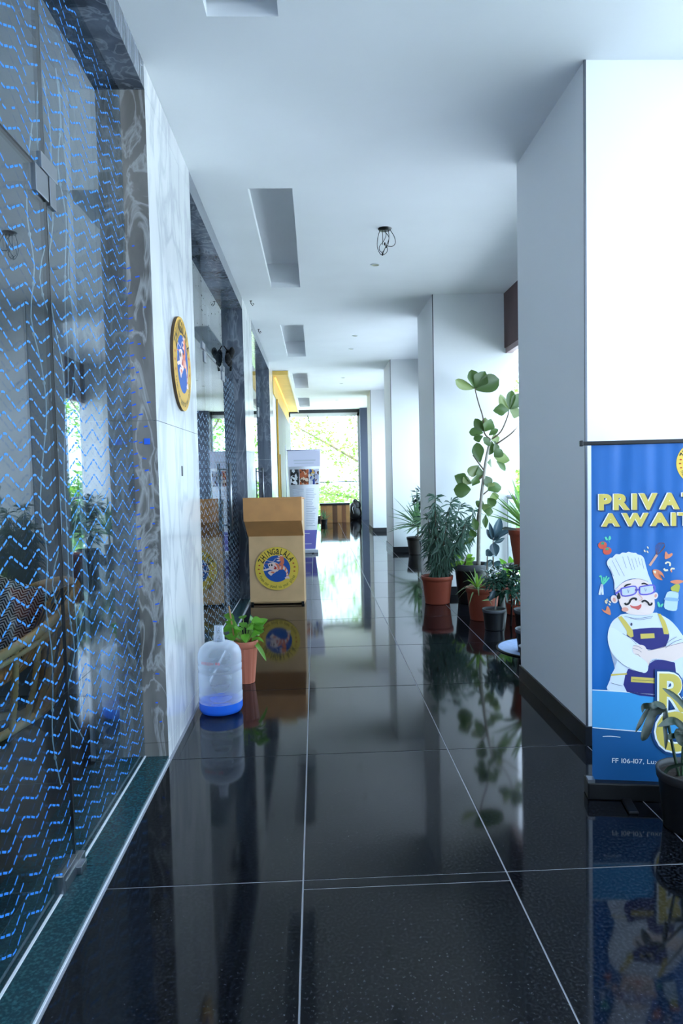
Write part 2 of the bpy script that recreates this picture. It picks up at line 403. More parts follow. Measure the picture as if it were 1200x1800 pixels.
bits.box(XG+.055, XG+.085, 3.5715, 3.573, 1.62, 1.65)
stuff(bits.build('reveal_dashes', mat('deep_blue', '#1f63e0', .5), wall))

# glazing of the three openings
def waves(mb, x, ya, yb, za, zb, P=.205, dz=.0612, amp=.02, w=.0068, ph=2.316, nd=6):
    def zf(y): return amp*math.cos(2*math.pi*(y-ph)/P)*1.05 + .0025*math.cos(6*math.pi*(y-ph)/P)
    k = 0; z = za
    while z < zb:
        st_ = P/nd; i0 = math.ceil((ya+.004-ph)/st_+.37); n = int((yb-.004-ph)/st_-.37)-i0+1
        for i in range(n):
            y0 = ph+(i0+i)*st_-.37*st_; y1 = y0+P/nd*.74
            if rnd.random() < .04: continue
            q = [y0, (y0+y1)/2, y1]; V = []
            for t in q:
                s = (zf(t+.002)-zf(t-.002))/.004; nn = math.hypot(1, s); j = rnd.uniform(-.0008, .0008)
                V += [(x, t-s/nn*w/2, z+zf(t)+w/nn/2+j), (x, t+s/nn*w/2, z+zf(t)-w/nn/2+j)]
            mb.add(V, [(0, 2, 3, 1), (2, 4, 5, 3)])
        k += 1; z += dz
def pane(parent, a, b, z0, z1, name='glass_pane'):
    return MB().box(XG-.012, XG, a+.002, b-.002, z0, z1).build(name, GLASS, parent)
def patch(parent, y, z, dy=.05, dz=.05, name='patch_fitting'):
    return MB().box(XG-.02, XG+.009, y-dy, y+dy, z-dz, z+dz, .002).build(name, STEEL, parent)
DOORS = [(1.3, 2.53), (5.97, 7.2), (10.4, 11.6)]; ZT = 2.51
dl = ['nearest frameless glass door with blue wavy film, beside the rattan chair', 'glass door with long steel pull handle behind the water jug', 'farthest glass door, behind the brown podium']
wl = ['nearest fixed glazing with blue wavy dashed film and transom', 'fixed glazing around the second glass door with wavy film', 'fixed glazing around the farthest glass door']
for k, ((a, b), (p, q)) in enumerate(zip(OPEN, DOORS)):
    w = empty('window_%d' % (k+1), (0, 0, 0)); struct(w, wl[k], 'window')
    for (ya, yb, z0, z1) in ((a, p, .022, 3.35), (q, b, .022, 3.35), (p, q, ZT+.004, 3.35)): pane(w, ya, yb, z0, z1)
    if k == 0:
        m = MB(); waves(m, XG+.0006, q+.004, b, .1, 3.33); waves(m, XG+.0006, p, q, ZT+.03, 3.33); waves(m, XG+.0006, a, p, .1, 3.33)
        stuff(m.build('wave_film', FILMB, w))
    if k == 1:
        m = MB(); waves(m, XG+.0006, a, p, .1, 1.98, w=.006, dz=.066); waves(m, XG+.0006, q, b, .1, 2.5, w=.006, dz=.066); stuff(m.build('wave_film', FILMW, w))
        m = MB()
        for _ in range(90):
            y = rnd.uniform(a, b); z = rnd.uniform(2.55, 3.3); s = rnd.uniform(.004, .012)
            m.box(XG, XG+.001, y-s, y+s, z-s*.5, z+s*.5)
        for y in (p, q):
            for z in [2.6+i*.12 for i in range(7)]: m.box(XG, XG+.0012, y-.02, y+.02, z-.004, z+.004)
        stuff(m.build('film_remnants', mat('dark_residue', '#20242c', .7), w))
    for y in (p, q):
        MB().box(XG-.012, XG, y-.0016, y+.0016, .022, 3.35).build('joint_seal', BLACKP, w)
    d = empty('door_%d' % (k+1), (0, 0, 0)); struct(d, dl[k], 'door')
    pane(d, p+.003, q-.003, .03, ZT-.004, 'door_glass')
    MB().box(XG-.012, XG, p, q, ZT-.005, ZT+.004).build('transom_seal', BLACKP, w)
    if k == 0: m = MB(); waves(m, XG+.0006, p+.01, q-.008, .1, 2.48); stuff(m.build('wave_film', FILMB, d))
    if k == 1: m = MB(); waves(m, XG+.0006, p+.01, q-.008, .1, 1.98, w=.006, dz=.066); stuff(m.build('wave_film', FILMW, d))
    patch(d, q-.055, ZT-.05, .055, .045); patch(w, q+.02, ZT+.03, .075, .028); patch(w, q+.045, ZT-.05, .03, .05)
    patch(d, p+.055, ZT-.05, .055, .045); patch(w, p-.02, ZT+.03, .075, .028)
    patch(d, q-.075, .05, .075, .035); patch(d, p+.075, .05, .075, .035)
    if k == 0:
        MB().box(XG-.02, XG+.012, 2.40, 2.60, .021, .06, .002).build('floor_pivot', STEEL, d)
        MB().box(XG-.005, XG+.03, 2.50, 2.56, .021, .05, .002).build('pivot_cap', STEEL, d)
    for sx in (.055, -.067):
        yh = q-.13 if k else p+.13
        h = MB(); h.tube([(XG+sx, yh, .90), (XG+sx, yh, 1.58)], .016, 12)
        for z in (.96, 1.52): h.tube([(XG+sx, yh, z), (XG+(0 if sx > 0 else -.012), yh, z)], .010, 8)
        h.build('pull_handle', STEEL, d, True)
# black bundle and sign inside the glazing
bl = MB()
for i in range(9): bl.ball((rnd.uniform(-.02, .03), rnd.uniform(-.05, .05), rnd.uniform(-.06, .05)), .03, .045, .045, 8, 6)
bl.tube([(0, .0, .03), (-.05, -.03, .1)], .006, 6); bl.tube([(.01, .05, -.05), (.0, .07, -.14)], .012, 6)
tag(bl.build('cloth_bundle', mat('black_cloth', '#08090c', .9), None, True, (XG+.06, 7.3, 2.68)), 'small black bundle hung high beside the glass door', 'bundle')
sg = empty('hanging_sign', (XG-.05, 11.9, 2.72)); tag(sg, 'white sign board hung inside the farthest glazing', 'sign')
MB().box(-.03, .03, -.55, .55, 0, .42, .004).build('board', mat('white_acrylic', '#e4e8e6', .3), sg)
pr = Print()
for r in range(3): pr.put(stroke([(-.4+.04*r, .32-.1*r), (.35-.1*r, .32-.1*r)], .025), mat('grey_print', '#9aa5a0', .6), 1)
pr.build('lettering', sg, (.03, 0, 0), (0, 0, R(90)))
for y in (-.4, .4): MB().tube([(0, y, .42), (0, y, .76)], .004, 6).build('hanger', STEEL, sg)

# rooms behind the glass
DW = mat('dim_room_wall', '#6a7380', .7, noise=.05); DF = mat('dim_room_ceiling', '#9aa2ac', .8)
rb = MB(); rb.box(-6.2, -6.0, -1.2, 14, 0, 3.6)
struct(rb.build('wall_inner', DW), 'dark far wall of the rooms behind the glass', 'wall')
rb = MB(); 
for y in (-1.2, 4.75, 8.9, 13.2): rb.box(-6, XG-.26, y, y+.12, 0, 3.6)
struct(rb.build('wall_partition', DW), 'partition walls between the rooms behind the glass', 'wall')
struct(MB().box(-6, XG-.2, -1.2, 13.3, 3.4, 3.5).build('ceiling_inner', DF), 'ceiling of the rooms behind the glass', 'ceiling')
fi = struct(MB().box(-6, XG-.1, -1.2, 13.3, -.3, -.0025).build('floor_inner', GROUT), 'dark tiled floor behind the glass', 'floor')
il = empty('added_fill_panel', (-2.3, 3.3, 3.4)); tag(il, 'unseen square light panel added to brighten the room behind the near glass', 'fill light')  # unseen glowing panel, added to light the rattan chair
MB().box(-.32, .32, -.32, .32, -.03, 0, .004).build('frame', WHITEP, il)
MB().box(-.29, .29, -.29, .29, -.034, -.028).build('diffuser', mat('fill_panel_glow', '#ffffff', .5, emit='#fff2e0', estr=32), il)
IT = mat('dark_room_tile', '#161d26', .16)
tm = MB().box(-.497, .497, -.56, .56, -.01, .0, .001).mesh('tile')
for i in range(5):
    for j in range(13): obj('tile', tm, IT, fi, (XG-.62-i*1.0, -.6+j*1.127, 0))

# far end of the left wall: plywood soffit, grey door panel, gold frame
YEL = mat('pale_plywood', '#e6bf62', .55, noise=.06, nscale=4)
sf = empty('soffit_box', (XW, 13.8, 0)); tag(sf, 'pale plywood soffit box with warm light at the far left ceiling', 'soffit')
MB().box(-.0, .30, 0, 8.1, 3.40, 3.475).build('board', YEL, sf)
MB().box(.30, .315, 0, 8.1, 3.38, 3.478).build('edge_strip', mat('cream_edge', '#e8e0c8', .5), sf)
MB().box(0, .012, .05, 8.1, 3.05, 3.40).build('back_board', YEL, sf)
lmp = MB().box(.02, .05, .3, 7.9, 3.385, 3.4).build('light_strip', mat('warm_strip_light', '#ffd27a', .5, emit='#ffc45a', estr=1.2), sf)
pn = empty('door_4', (XW, 14.9, 0)); struct(pn, 'grey-brown door panels with gold frame at the far left', 'door')
GP = mat('grey_brown_laminate', '#6a605a', .5, noise=.08, nscale=6)
for i in range(4): MB().box(0, .02, .08+i*1.8, .08+i*1.8+1.79, 0, 3.03).build('door_panel', GP, pn)
MB().box(0, .035, 0, .07, 0, 3.05).build('gold_frame', mat('gold_frame', '#c59a3e', .35, .7), pn)
MB().box(.02, .05, .3, .34, .9, 1.9).build('handle', mat('gold_frame', '#c59a3e'), pn)

# end window
ew = empty('window_4', (0, YE, 0)); struct(ew, 'tall end window with low glass rail, trees behind it', 'window')
FR = mat('dark_window_frame', '#2b2f36', .4); PF = mat('pale_window_frame', '#dfe3e4', .5)
MB().box(XW, 1.42, -.02, .06, 3.38, ZC).build('head_frame', FR, ew)
MB().box(XW, 1.42, 0, .06, 3.27, 3.38).build('head_frame', PF, ew)
MB().box(XW, 1.42, -.02, .12, 0, .13).build('sill', BLACKBASE, ew)
MB().box(1.36, 1.42, 0, .06, .13, 3.38).build('jamb', PF, ew)
MB().box(XW, XW+.04, 0, .06, .13, 3.38).build('jamb', PF, ew)
MB().box(XW, 1.4, .005, .035, 1.19, 1.215).build('rail', FR, ew)
for i in range(2): MB().box(XW+.05+i*1.06, XW+.05+i*1.06+1.05, .014, .026, .13, 1.19).build('glass_pane', RGLASS, ew)
MB().tube([(-.2, -.05, 3.3), (-.18, -.07, 3.18), (-.15, -.06, 3.1)], .015, 6).build('hook', FR, ew)
struct(MB().box(1.42, 2.0, YE-.4, YE+.1, .0, ZC).build('wall_end_pillar', mat('slate_blue_paint', '#454f63', .5)), 'dark slate-blue pillar beside the end window', 'pillar')
struct(MB().box(-6.2, XO+.2, -5.3, -5.2, 0, ZC).build('wall_back', PAINT), 'wall behind the camera', 'wall')
struct(MB().box(XO-.1, XO, -5.2, -1.0, 0, ZC).build('wall_right_added', PAINT), 'unseen wall added on the open side behind the camera to dim the near ceiling', 'wall')  # added out of view to cut daylight on the near ceiling
# ------------------------------------------------------------------ round emblem used on the podium, the wall and the banner
YELLOW = mat('emblem_yellow', '#f0cb4a', .5); EBLUE = mat('emblem_blue', '#1c55a6', .5); EBLACK = mat('emblem_black', '#14120c', .5)
ESHR = mat('emblem_pink_white', '#f6d9cf', .5); EOR = mat('emblem_orange', '#ee7e56', .5); ERED = mat('emblem_red', '#c22a1e', .5); EWH = mat('emblem_white', '#f4f2ef', .5)
EGREY = mat('emblem_dark_script', '#4d4416', .5)
def emblem(parent, loc, rot, r, thick, name='emblem_disc', pal=None):
    n = 64; m = MB()
    vs = [(r*math.cos(2*math.pi*j/n), y, r*math.sin(2*math.pi*j/n)) for y in (0, thick) for j in range(n)]
    m.add(vs, [tuple(range(n)), tuple(range(2*n-1, n-1, -1))] + [(j, n+j, n+(j+1) % n, (j+1) % n) for j in range(n)])
    me = m.mesh(name); me.materials.append(pal or YELLOW); me.materials.append(mat('disc_edge_wood', '#4a3722', .6))
    for p in me.polygons[2:]: p.material_index = 1
    d = obj(name, me, None, parent, loc, rot)
    U = lambda *z: [((x-567)/455*r, -(y-590)/455*r) for x, y in z]
    p = Print()
    p.put(oval((0, 0), .62*r, .62*r, 0, 48), EBLUE, 0)
    p.put(stroke(U((335, 585), (295, 530), (300, 460), (350, 415), (430, 432), (490, 440), (530, 400), (542, 375)), .022*r), ESHR, 1)
    p.put(stroke(U((305, 488), (400, 482), (440, 470)), .018*r), EOR, 1)
    p.poly(smooth2(U((690, 515), (750, 560), (790, 620), (803, 700), (792, 752), (760, 745), (765, 690), (735, 640), (690, 606), (630, 620), (600, 570)), 3), EOR, 1)
    for a in (((705, 535), (745, 575), (725, 622), (690, 606)), ((770, 600), (790, 640), (765, 690), (745, 650)), ((795, 690), (800, 735), (765, 735), (768, 700)), ((640, 540), (660, 545), (655, 600), (635, 605))): p.poly(U(*a), ESHR, 2)
    p.poly(U((775, 748), (728, 785), (740, 812), (785, 800), (835, 806), (812, 755)), ESHR, 2)
    p.poly(smooth2(U((640, 322), (700, 335), (720, 400), (722, 470), (690, 520), (640, 525), (612, 492), (660, 485), (655, 430), (610, 440)), 3), EOR, 2)
    for a in (((585, 322), (630, 320), (645, 350), (610, 345)), ((553, 370), (615, 355), (640, 385), (590, 385)), ((562, 425), (615, 400), (640, 425), (600, 440)), ((645, 300), (700, 315), (690, 335), (650, 330))): p.poly(U(*a), ESHR, 3)
    p.poly(smooth2(U((265, 615), (345, 588), (400, 570), (380, 490), (450, 458), (520, 453), (585, 480), (622, 530), (618, 600), (570, 650), (500, 640), (420, 610), (330, 632)), 3), ESHR, 3)
    p.poly(smooth2(U((530, 480), (590, 490), (620, 540), (610, 600), (575, 620), (585, 560)), 3), EOR, 4)
    p.poly(U((508, 525), (560, 558), (562, 602), (520, 606), (498, 590), (520, 570)), ERED, 5)
    p.put(oval(U((462, 508))[0], .04*r, .065*r), EBLACK, 5); p.put(oval(U((412, 516))[0], .025*r, .045*r), EBLACK, 5); p.put(oval(U((468, 492))[0], .014*r, .02*r), EWH, 6)
    p.poly(smooth2(U((375, 672), (430, 632), (500, 640), (560, 640), (520, 680), (480, 700), (440, 738), (400, 702)), 3), ESHR, 4)
    p.poly(smooth2(U((430, 660), (480, 650), (520, 665), (480, 690)), 3), EOR, 5)
    for x, y in ((200, 515), (185, 595), (205, 683), (917, 480), (940, 560), (932, 648)):
        c = U((x, y))[0]; p.poly([(c[0]+(.05 if k % 2 == 0 else .021)*r*math.sin(k*math.pi/5), c[1]+(.05 if k % 2 == 0 else .021)*r*math.cos(k*math.pi/5)) for k in range(10)], ERED, 1)
    p.put(arctext('ZHINGaLALA', .665*r, R(160), R(26), .40*r, .014, False, .6), EBLACK, 1)
    p.put(arctext('from our pond to your plate', .91*r, R(203), R(338), .2*r, 0, True, .75), EGREY, 1)
    p.build('emblem_print', d)
    return d

# ------------------------------------------------------------------ podium
PLY = mat('brown_plywood', '#dc9c5e', .5, noise=.1, nscale=5); PLY2 = mat('tan_plywood', '#e6bb88', .5, noise=.08, nscale=5)
pod = empty('podium', (-.46, 7.86, 0), R(-3)); tag(pod, 'brown plywood podium with round shrimp emblem on the front', 'podium')
W = .305
MB().box(-W, W, -.02, 0, .03, .775, .002).build('front_board', PLY2, pod)
MB().box(-W-.012, W+.012, -.27, -.25, .955, 1.2, .002).build('upper_board', PLY, pod)
sl = MB(); sl.add([(x, y, z) for x in (-W-.006, W+.006) for y, z in ((-.262, .957), (-.245, .957), (-.003, .775), (-.022, .772))], [(0, 1, 2, 3), (7, 6, 5, 4), (0, 3, 7, 4), (1, 5, 6, 2), (0, 4, 5, 1), (3, 2, 6, 7)])
sl.build('sloping_board', PLY, pod)
for s in (-1, 1):
    sd = MB(); x0, x1 = (s*W, s*(W-.018)); prof = [(-.25, 1.2), (-.25, .957), (0, .775), (0, .0), (.26, .0), (.26, 1.17)]
    sd.add([(x, y, z) for x in (x0, x1) for y, z in prof], [tuple(range(6)) if s < 0 else tuple(range(5, -1, -1)), tuple(range(11, 5, -1)) if s < 0 else tuple(range(6, 12))] + [(i, 6+i, 6+(i+1) % 6, (i+1) % 6) for i in range(6)])
    sd.build('side_board', PLY2, pod)
MB().box(-W+.018, W-.018, .24, .26, .01, 1.165).build('back_board', PLY, pod)
MB().box(-W+.018, W-.018, .0, .24, .012, .035).build('bottom_board', PLY2, pod)
tb = MB(); tb.add([(x, y, z) for x in (-W-.012, W+.012) for y, z in ((-.27, 1.2), (.26, 1.17), (.26, 1.182), (-.27, 1.214))], [(0, 1, 2, 3), (7, 6, 5, 4), (0, 3, 7, 4), (1, 5, 6, 2), (0, 4, 5, 1), (3, 2, 6, 7)])
tb.build('top_board', PLY, pod)
for x in (-W+.02, W-.02): MB().box(x-.015, x+.015, -.012, .02, 0, .05).build('foot', BLACKP, pod)
emblem(pod, (.005, -.036, .408), None, .242, .014)

# emblem on the marble wall
em = empty('wall_emblem', (XW, 4.24, 2.12)); tag(em, 'round yellow shrimp emblem disc fixed to the pale marble wall', 'sign')
emblem(em, (.018, 0, 0), (0, 0, R(90)), .275, .017, pal=mat('emblem_ochre', '#d9a83c', .5))
MB().box(-.02, .004, -.02, .02, -.02, .02).build('fixing', STEEL, em)
hk = MB().box(-.002, .004, -.012, .012, -.03, .03, .001).build('wall_clip', BLACKP, None, False, (XW, 4.2, 1.488)); tag(hk, 'tiny black clip on the pale marble wall', 'clip')

# ------------------------------------------------------------------ water jug
def jugmat(name, col, clear, rough):
    m = bpy.data.materials.new(name); m.use_nodes = True; nt = m.node_tree; b = nt.nodes['Principled BSDF']
    b.inputs['Base Color'].default_value = hx(col); b.inputs['Roughness'].default_value = rough
    t = nt.nodes.new('ShaderNodeBsdfTransparent'); t.inputs[0].default_value = tuple(.5+.5*c for c in hx(col)[:3]) + (1,)
    lw = nt.nodes.new('ShaderNodeLayerWeight'); lw.inputs[0].default_value = .35
    mr = nt.nodes.new('ShaderNodeMapRange'); mr.inputs[3].default_value = 1-clear; mr.inputs[4].default_value = 1
    mx = nt.nodes.new('ShaderNodeMixShader'); nt.links.new(lw.outputs['Facing'], mr.inputs[0]); nt.links.new(mr.outputs[0], mx.inputs[0])
    nt.links.new(t.outputs[0], mx.inputs[1]); nt.links.new(b.outputs[0], mx.inputs[2]); nt.links.new(mx.outputs[0], nt.nodes['Material Output'].inputs[0]); return m
JB = jugmat('clear_blue_plastic', '#eaf1fb', .8, .08); JD = jugmat('blue_plastic_base', '#2f78ee', .35, .2)
jug = empty('water_jug', (-.617, 4.29, 0)); tag(jug, 'clear plastic water jug with blue base standing against the marble wall', 'jug')
MB().lathe([(0, .004), (.10, .004), (.125, .014), (.133, .035), (.133, .075)], 40).build('base', JD, jug, True)
MB().lathe([(.133, .075), (.134, .082), (.130, .088), (.134, .095), (.134, .125), (.128, .132), (.133, .14), (.133, .255), (.127, .262), (.133, .27), (.134, .30), (.129, .307), (.134, .315), (.134, .35), (.131, .375), (.118, .405), (.09, .428), (.06, .438), (.036, .442)], 40).build('body', JB, jug, True)
MB().lathe([(.036, .442), (.033, .452), (.034, .475), (.028, .48), (.028, .535), (.024, .537), (.023, .50)], 24).build('neck', JB, jug, True)
tx = MB()
V, F = text2d('80023= 98', .024, space=.2); cx = max(p[0] for p in V)/2
tx.add([(.1352*math.sin((p[0]-cx-.045)/.135), -.1352*math.cos((p[0]-cx-.045)/.135), .325+p[1]) for p in V], F)
tx.build('stamped_lettering', mat('red_ink', '#d0505c', .6), jug)

# ------------------------------------------------------------------ pots
TERRA = mat('terracotta_plastic', '#8f3f2a', .55, noise=.06); TERRA2 = mat('light_terracotta', '#c8745a', .5, noise=.05)
BPOT = mat('black_nursery_pot', '#090b10', .45, noise=.1); SOIL = mat('dark_soil', '#2a221c', .95, noise=.35, nscale=60, bump=.6, bscale=80); DUST = mat('dusty_pot_rim', '#4c4e53', .7)
def pot(parent, rt, rb, h, m, flute=0, rimm=None, loc=(0, 0, 0)):
    MB().lathe([(0, .002), (rb, .002), (rb, .01), (rt*.93, h*.82), (rt*.94, h*.84)], 40, loc, flute, 12).build('pot_wall', m, parent, not flute)
    MB().lathe([(rt*.94, h*.84), (rt*.985, h*.85), (rt, h*.93), (rt*1.01, h*.985), (rt, h), (rt*.93, h), (rt*.92, h*.9)], 40, loc).build('pot_rim', rimm or m, parent, True)
    s = MB(); n = 20; vs = [(loc[0], loc[1], loc[2]+h*.91)]
    for k in (1, 2):
        for j in range(n): a = 2*math.pi*j/n; r = rt*.925*k/2; vs.append((loc[0]+r*math.cos(a), loc[1]+r*math.sin(a), loc[2]+h*.9+(rnd.uniform(-.006, .01) if k == 1 else -.005)))
    s.add(vs, [(0, 1+j, 1+(j+1) % n) for j in range(n)] + [(1+j, 1+n+j, 1+n+(j+1) % n, 1+(j+1) % n) for j in range(n)])
    s.build('soil', SOIL, parent, True)

# ------------------------------------------------------------------ leaves
def leafshape(prof, fold=.12, curl=.15, n=7):
    """unit leaf along +Y; prof(t) = half width / max width"""
    V = []; F = []
    for i in range(n+1):
        t = i/n; w = prof(t)*.5; z = curl*(-(t-.4)**2+.16)
        V += [(-w, t, z+fold*w*2), (-w*.5, t, z+fold*w*.7), (0, t, z), (w*.5, t, z+fold*w*.7), (w, t, z+fold*w*2)]
    for i in range(n):
        for j in range(4): F.append((i*5+j, i*5+j+1, i*5+5+j+1, i*5+5+j))
    m = MB(); m.add(V, F); return m
FIDDLE = [leafshape(lambda t, k=k: max(.03, (math.sin(math.pi*min(1, t**1.15))**.6)*(.72+.33*t)*(1-.10*k*math.sin(t*9))), .10, .25+.1*k, 9).mesh('leaf', True) for k in range(3)]
OVAL = leafshape(lambda t: max(.03, math.sin(math.pi*t**.9)**.8), .14, .2).mesh('leaf', True)
HEART = leafshape(lambda t: max(.05, math.sin(math.pi*t**.62)**.8), .12, .3).mesh('leaf', True)
def leaf(parent, me, m, base, tip, w, nrm=None, name='leaf'):
    b = Vector(base); t = Vector(tip); d = t-b; ln = d.length; y = d.normalized()
    n = Vector(nrm or (rnd.uniform(-.5, .5), -1, rnd.uniform(-.2, .7))); x = y.cross(n).normalized(); z = x.cross(y)
    o = bpy.data.objects.new(name, me); COL.objects.link(o); o.parent = parent
    if not me.materials: me.materials.append(m)
    o.matrix_basis = Matrix(((x.x*w, y.x*ln, z.x*ln, b.x), (x.y*w, y.y*ln, z.y*ln, b.y), (x.z*w, y.z*ln, z.z*ln, b.z), (0, 0, 0, 1)))
    o.material_slots[0].link = 'OBJECT'; o.material_slots[0].material = m
    return o
def strap(parent, pts, w, m, name='leaf', taper=.6, fold=.25, up=(0, -.4, 1), k=4):
    P = catmull(pts, k); n = len(P); mb = MB(); V = []
    for i, p in enumerate(P):
        t = i/(n-1); d = (P[min(i+1, n-1)]-P[max(i-1, 0)]).normalized(); s = d.cross(Vector(up)); s = s.normalized() if s.length > .05 else Vector((1, 0, 0))
        h = s.cross(d); ww = w/2*max(.04, min(1, t*6+.35)*(1-max(0, (t-taper)/(1-taper))**1.6))
        V += [p-s*ww+h*ww*fold*2, p, p+s*ww+h*ww*fold*2]
    mb.add(V, [(i*3+j, i*3+j+1, i*3+4+j, i*3+3+j) for i in range(n-1) for j in (0, 1)])
    return mb.build(name, m, parent, True)
def rosette(parent, c, n, ln, w, m, el0=20, el1=85, droop=.25, az0=0, az1=360, seed=1, jit=.2):
    q = random.Random(seed)
    for i in range(n):
        az = R(az0+(az1-az0)*((i*.618) % 1)); el = R(el0+(el1-el0)*(i/n)); l = ln*q.uniform(1-jit, 1+jit)
        d = Vector((math.cos(az)*math.cos(el), math.sin(az)*math.cos(el), math.sin(el))); dr = droop*q.uniform(.5, 1.4)*math.cos(el)
        pts = [Vector(c)+d*l*t+Vector((0, 0, -dr*l*t*t)) for t in (0, .33, .66, 1)]
        strap(parent, pts, w*q.uniform(.8, 1.1), m, taper=.5, up=(-d.x, -d.y, 1.2))
def cloud(mb, c, rad, n, ln, w, q, droop=.3, flat=1):
    """n small pointed leaves around a centre"""
    for _ in range(n):
        d = Vector((q.gauss(0, 1), q.gauss(0, 1), q.gauss(.2, .8)*flat)).normalized(); p = Vector(c)+Vector((d.x*rad[0], d.y*rad[1], d.z*rad[2]))*q.uniform(.35, 1)
        e = (d+Vector((q.uniform(-.5, .5), q.uniform(-.5, .5), -droop))).normalized(); l = ln*q.uniform(.7, 1.3)
        s = e.cross(Vector((q.uniform(-.4, .4), q.uniform(-.6, .1), 1))).normalized()*w*.5*q.uniform(.7, 1.2); h = Vector((0, 0, -.12*l))
        mb.add([p, p+e*l*.4+s, p+e*l+h, p+e*l*.4-s], [(0, 1, 2, 3)])

LG = leafmat('fig_leaf', '#465f30', '#8a9860', .35); RUB = leafmat('rubber_leaf', '#3f5560', '#7b8a94', .2, .1)
YUC = leafmat('yucca_leaf', '#5d8a3a', '#86a85a', .4); YUD = leafmat('dark_yucca_leaf', '#4a7350', '#7c9a6c', .4)
OLE = leafmat('oleander_leaf', '#4a6e5c', '#7f9c86', .45, .2); SCH = leafmat('schefflera_leaf', '#234437', '#44685a', .25, .15)
LIME = leafmat('lime_leaf', '#7fae3c', '#a6c860', .4, .3); DRA = leafmat('dracaena_leaf', '#16291c', '#324a34', .45, .1)
SPI = leafmat('spider_leaf', '#7f9a6a', '#a8ba90', .4, .25); POTH = leafmat('bright_leaf', '#6aa531', '#98c850', .35, .3)
BARK = mat('pale_bark', '#8f8a80', .8, noise=.15, nscale=30); TWIG = mat('brown_twig', '#5a4c3c', .8)

# fiddle-leaf fig
FX, FY = 1.70, 7.66
TR = [[(1.75, 0.38), (1.76, 0.723), (1.773, 0.992), (1.822, 1.392), (1.858, 1.618), (1.901, 1.79)], [(1.898, 1.79), (1.834, 1.858), (1.816, 2.017), (1.778, 2.176), (1.746, 2.296), (1.733, 2.342)], [(1.911, 1.783), (2.009, 1.867), (2.085, 2.025), (2.108, 2.111)], [(1.967, 1.736), (2.116, 1.839), (2.198, 1.917)], [(1.819, 1.459), (1.77, 1.527), (1.71, 1.621)], [(1.809, 1.393), (1.734, 1.341), (1.66, 1.316)], [(1.799, 1.125), (1.757, 0.992), (1.72, 0.738)], [(1.799, 1.179), (1.881, 1.244)]]
LV = [(1.733, 2.335, 1.52, 2.425, 0.094), (1.73, 2.338, 1.709, 2.539, 0.127), (1.735, 2.335, 1.842, 2.511, 0.12), (1.739, 2.322, 1.995, 2.429, 0.16), (2.112, 2.104, 2.006, 2.264, 0.08), (2.105, 2.097, 1.934, 2.097, 0.094), (2.112, 2.104, 2.134, 2.308, 0.08), (2.112, 2.104, 2.248, 2.267, 0.12), (2.112, 2.097, 2.26, 2.061, 0.094), (1.821, 1.858, 1.676, 1.874, 0.083), (1.828, 1.871, 1.731, 2.012, 0.08), (1.834, 1.871, 1.896, 1.996, 0.1), (1.841, 1.884, 1.856, 2.023, 0.067), (1.881, 1.83, 1.976, 1.892, 0.056), (1.82, 1.825, 1.723, 1.791, 0.067), (1.894, 1.784, 1.826, 1.745, 0.096), (1.907, 1.783, 2.002, 1.801, 0.08), (1.943, 1.773, 1.953, 1.629, 0.064), (1.907, 1.774, 1.899, 1.617, 0.08), (1.783, 1.533, 1.759, 1.76, 0.1), (1.936, 1.603, 2.103, 1.553, 0.094), (1.936, 1.596, 2.02, 1.671, 0.094), (1.959, 1.549, 2.061, 1.444, 0.053), (1.86, 1.538, 1.922, 1.517, 0.073), (1.77, 1.507, 1.647, 1.403, 0.094), (1.763, 1.5, 1.774, 1.347, 0.073), (1.66, 1.329, 1.503, 1.4, 0.1), (1.679, 1.249, 1.491, 1.25, 0.14), (1.693, 1.315, 1.58, 1.378, 0.08), (1.693, 1.288, 1.735, 1.394, 0.08), (1.829, 1.392, 1.888, 1.277, 0.1), (1.861, 1.238, 2.01, 1.274, 0.1), (1.874, 1.224, 1.922, 1.317, 0.073), (1.86, 1.151, 1.94, 1.062, 0.087), (1.805, 1.125, 1.751, 1.053, 0.1), (1.818, 1.011, 1.912, 1.002, 0.08), (1.811, 1.011, 1.879, 1.077, 0.094), (1.709, 0.94, 1.717, 0.812, 0.064), (1.72, 0.738, 1.588, 0.658, 0.037), (1.724, 0.731, 1.657, 0.818, 0.06), (1.88, 1.15, 1.982, 1.175, 0.073), (1.838, 0.977, 1.822, 0.829, 0.047)]
fig = empty('potted_fiddle_leaf_fig', (FX, FY, 0)); tag(fig, 'tall fiddle-leaf fig in a big black pot before the second column', 'plant')
pot(fig, .195, .15, .43, BPOT, rimm=DUST)
for i, t in enumerate(TR):
    k = len(t); r = [(.024 - .012*j/(k-1)) if i == 0 else (.009-.004*j/(k-1)) for j in range(k)]
    pp = catmull([(x-FX, -.11+FY-FY+(.02*math.sin(j*2+i) if i else 0), z) for j, (x, z) in enumerate(t)], 4)
    rr = [r[0]+(r[-1]-r[0])*j/(len(pp)-1) for j in range(len(pp))]
    MB().tube(pp, rr, 8).build('trunk' if i == 0 else 'branch', BARK if i == 0 else TWIG, fig, True)
for i, (x, z, u, v, w) in enumerate(LV):
    dy = rnd.uniform(-.07, .05); b = (x-FX, -.11, z); t = (u-FX, -.11+dy, v)
    o = leaf(fig, FIDDLE[i % 3], LG, b, t, w*1.35, (rnd.uniform(-.5, .5), -1 if i % 4 else 1, rnd.uniform(-.3, .5)))
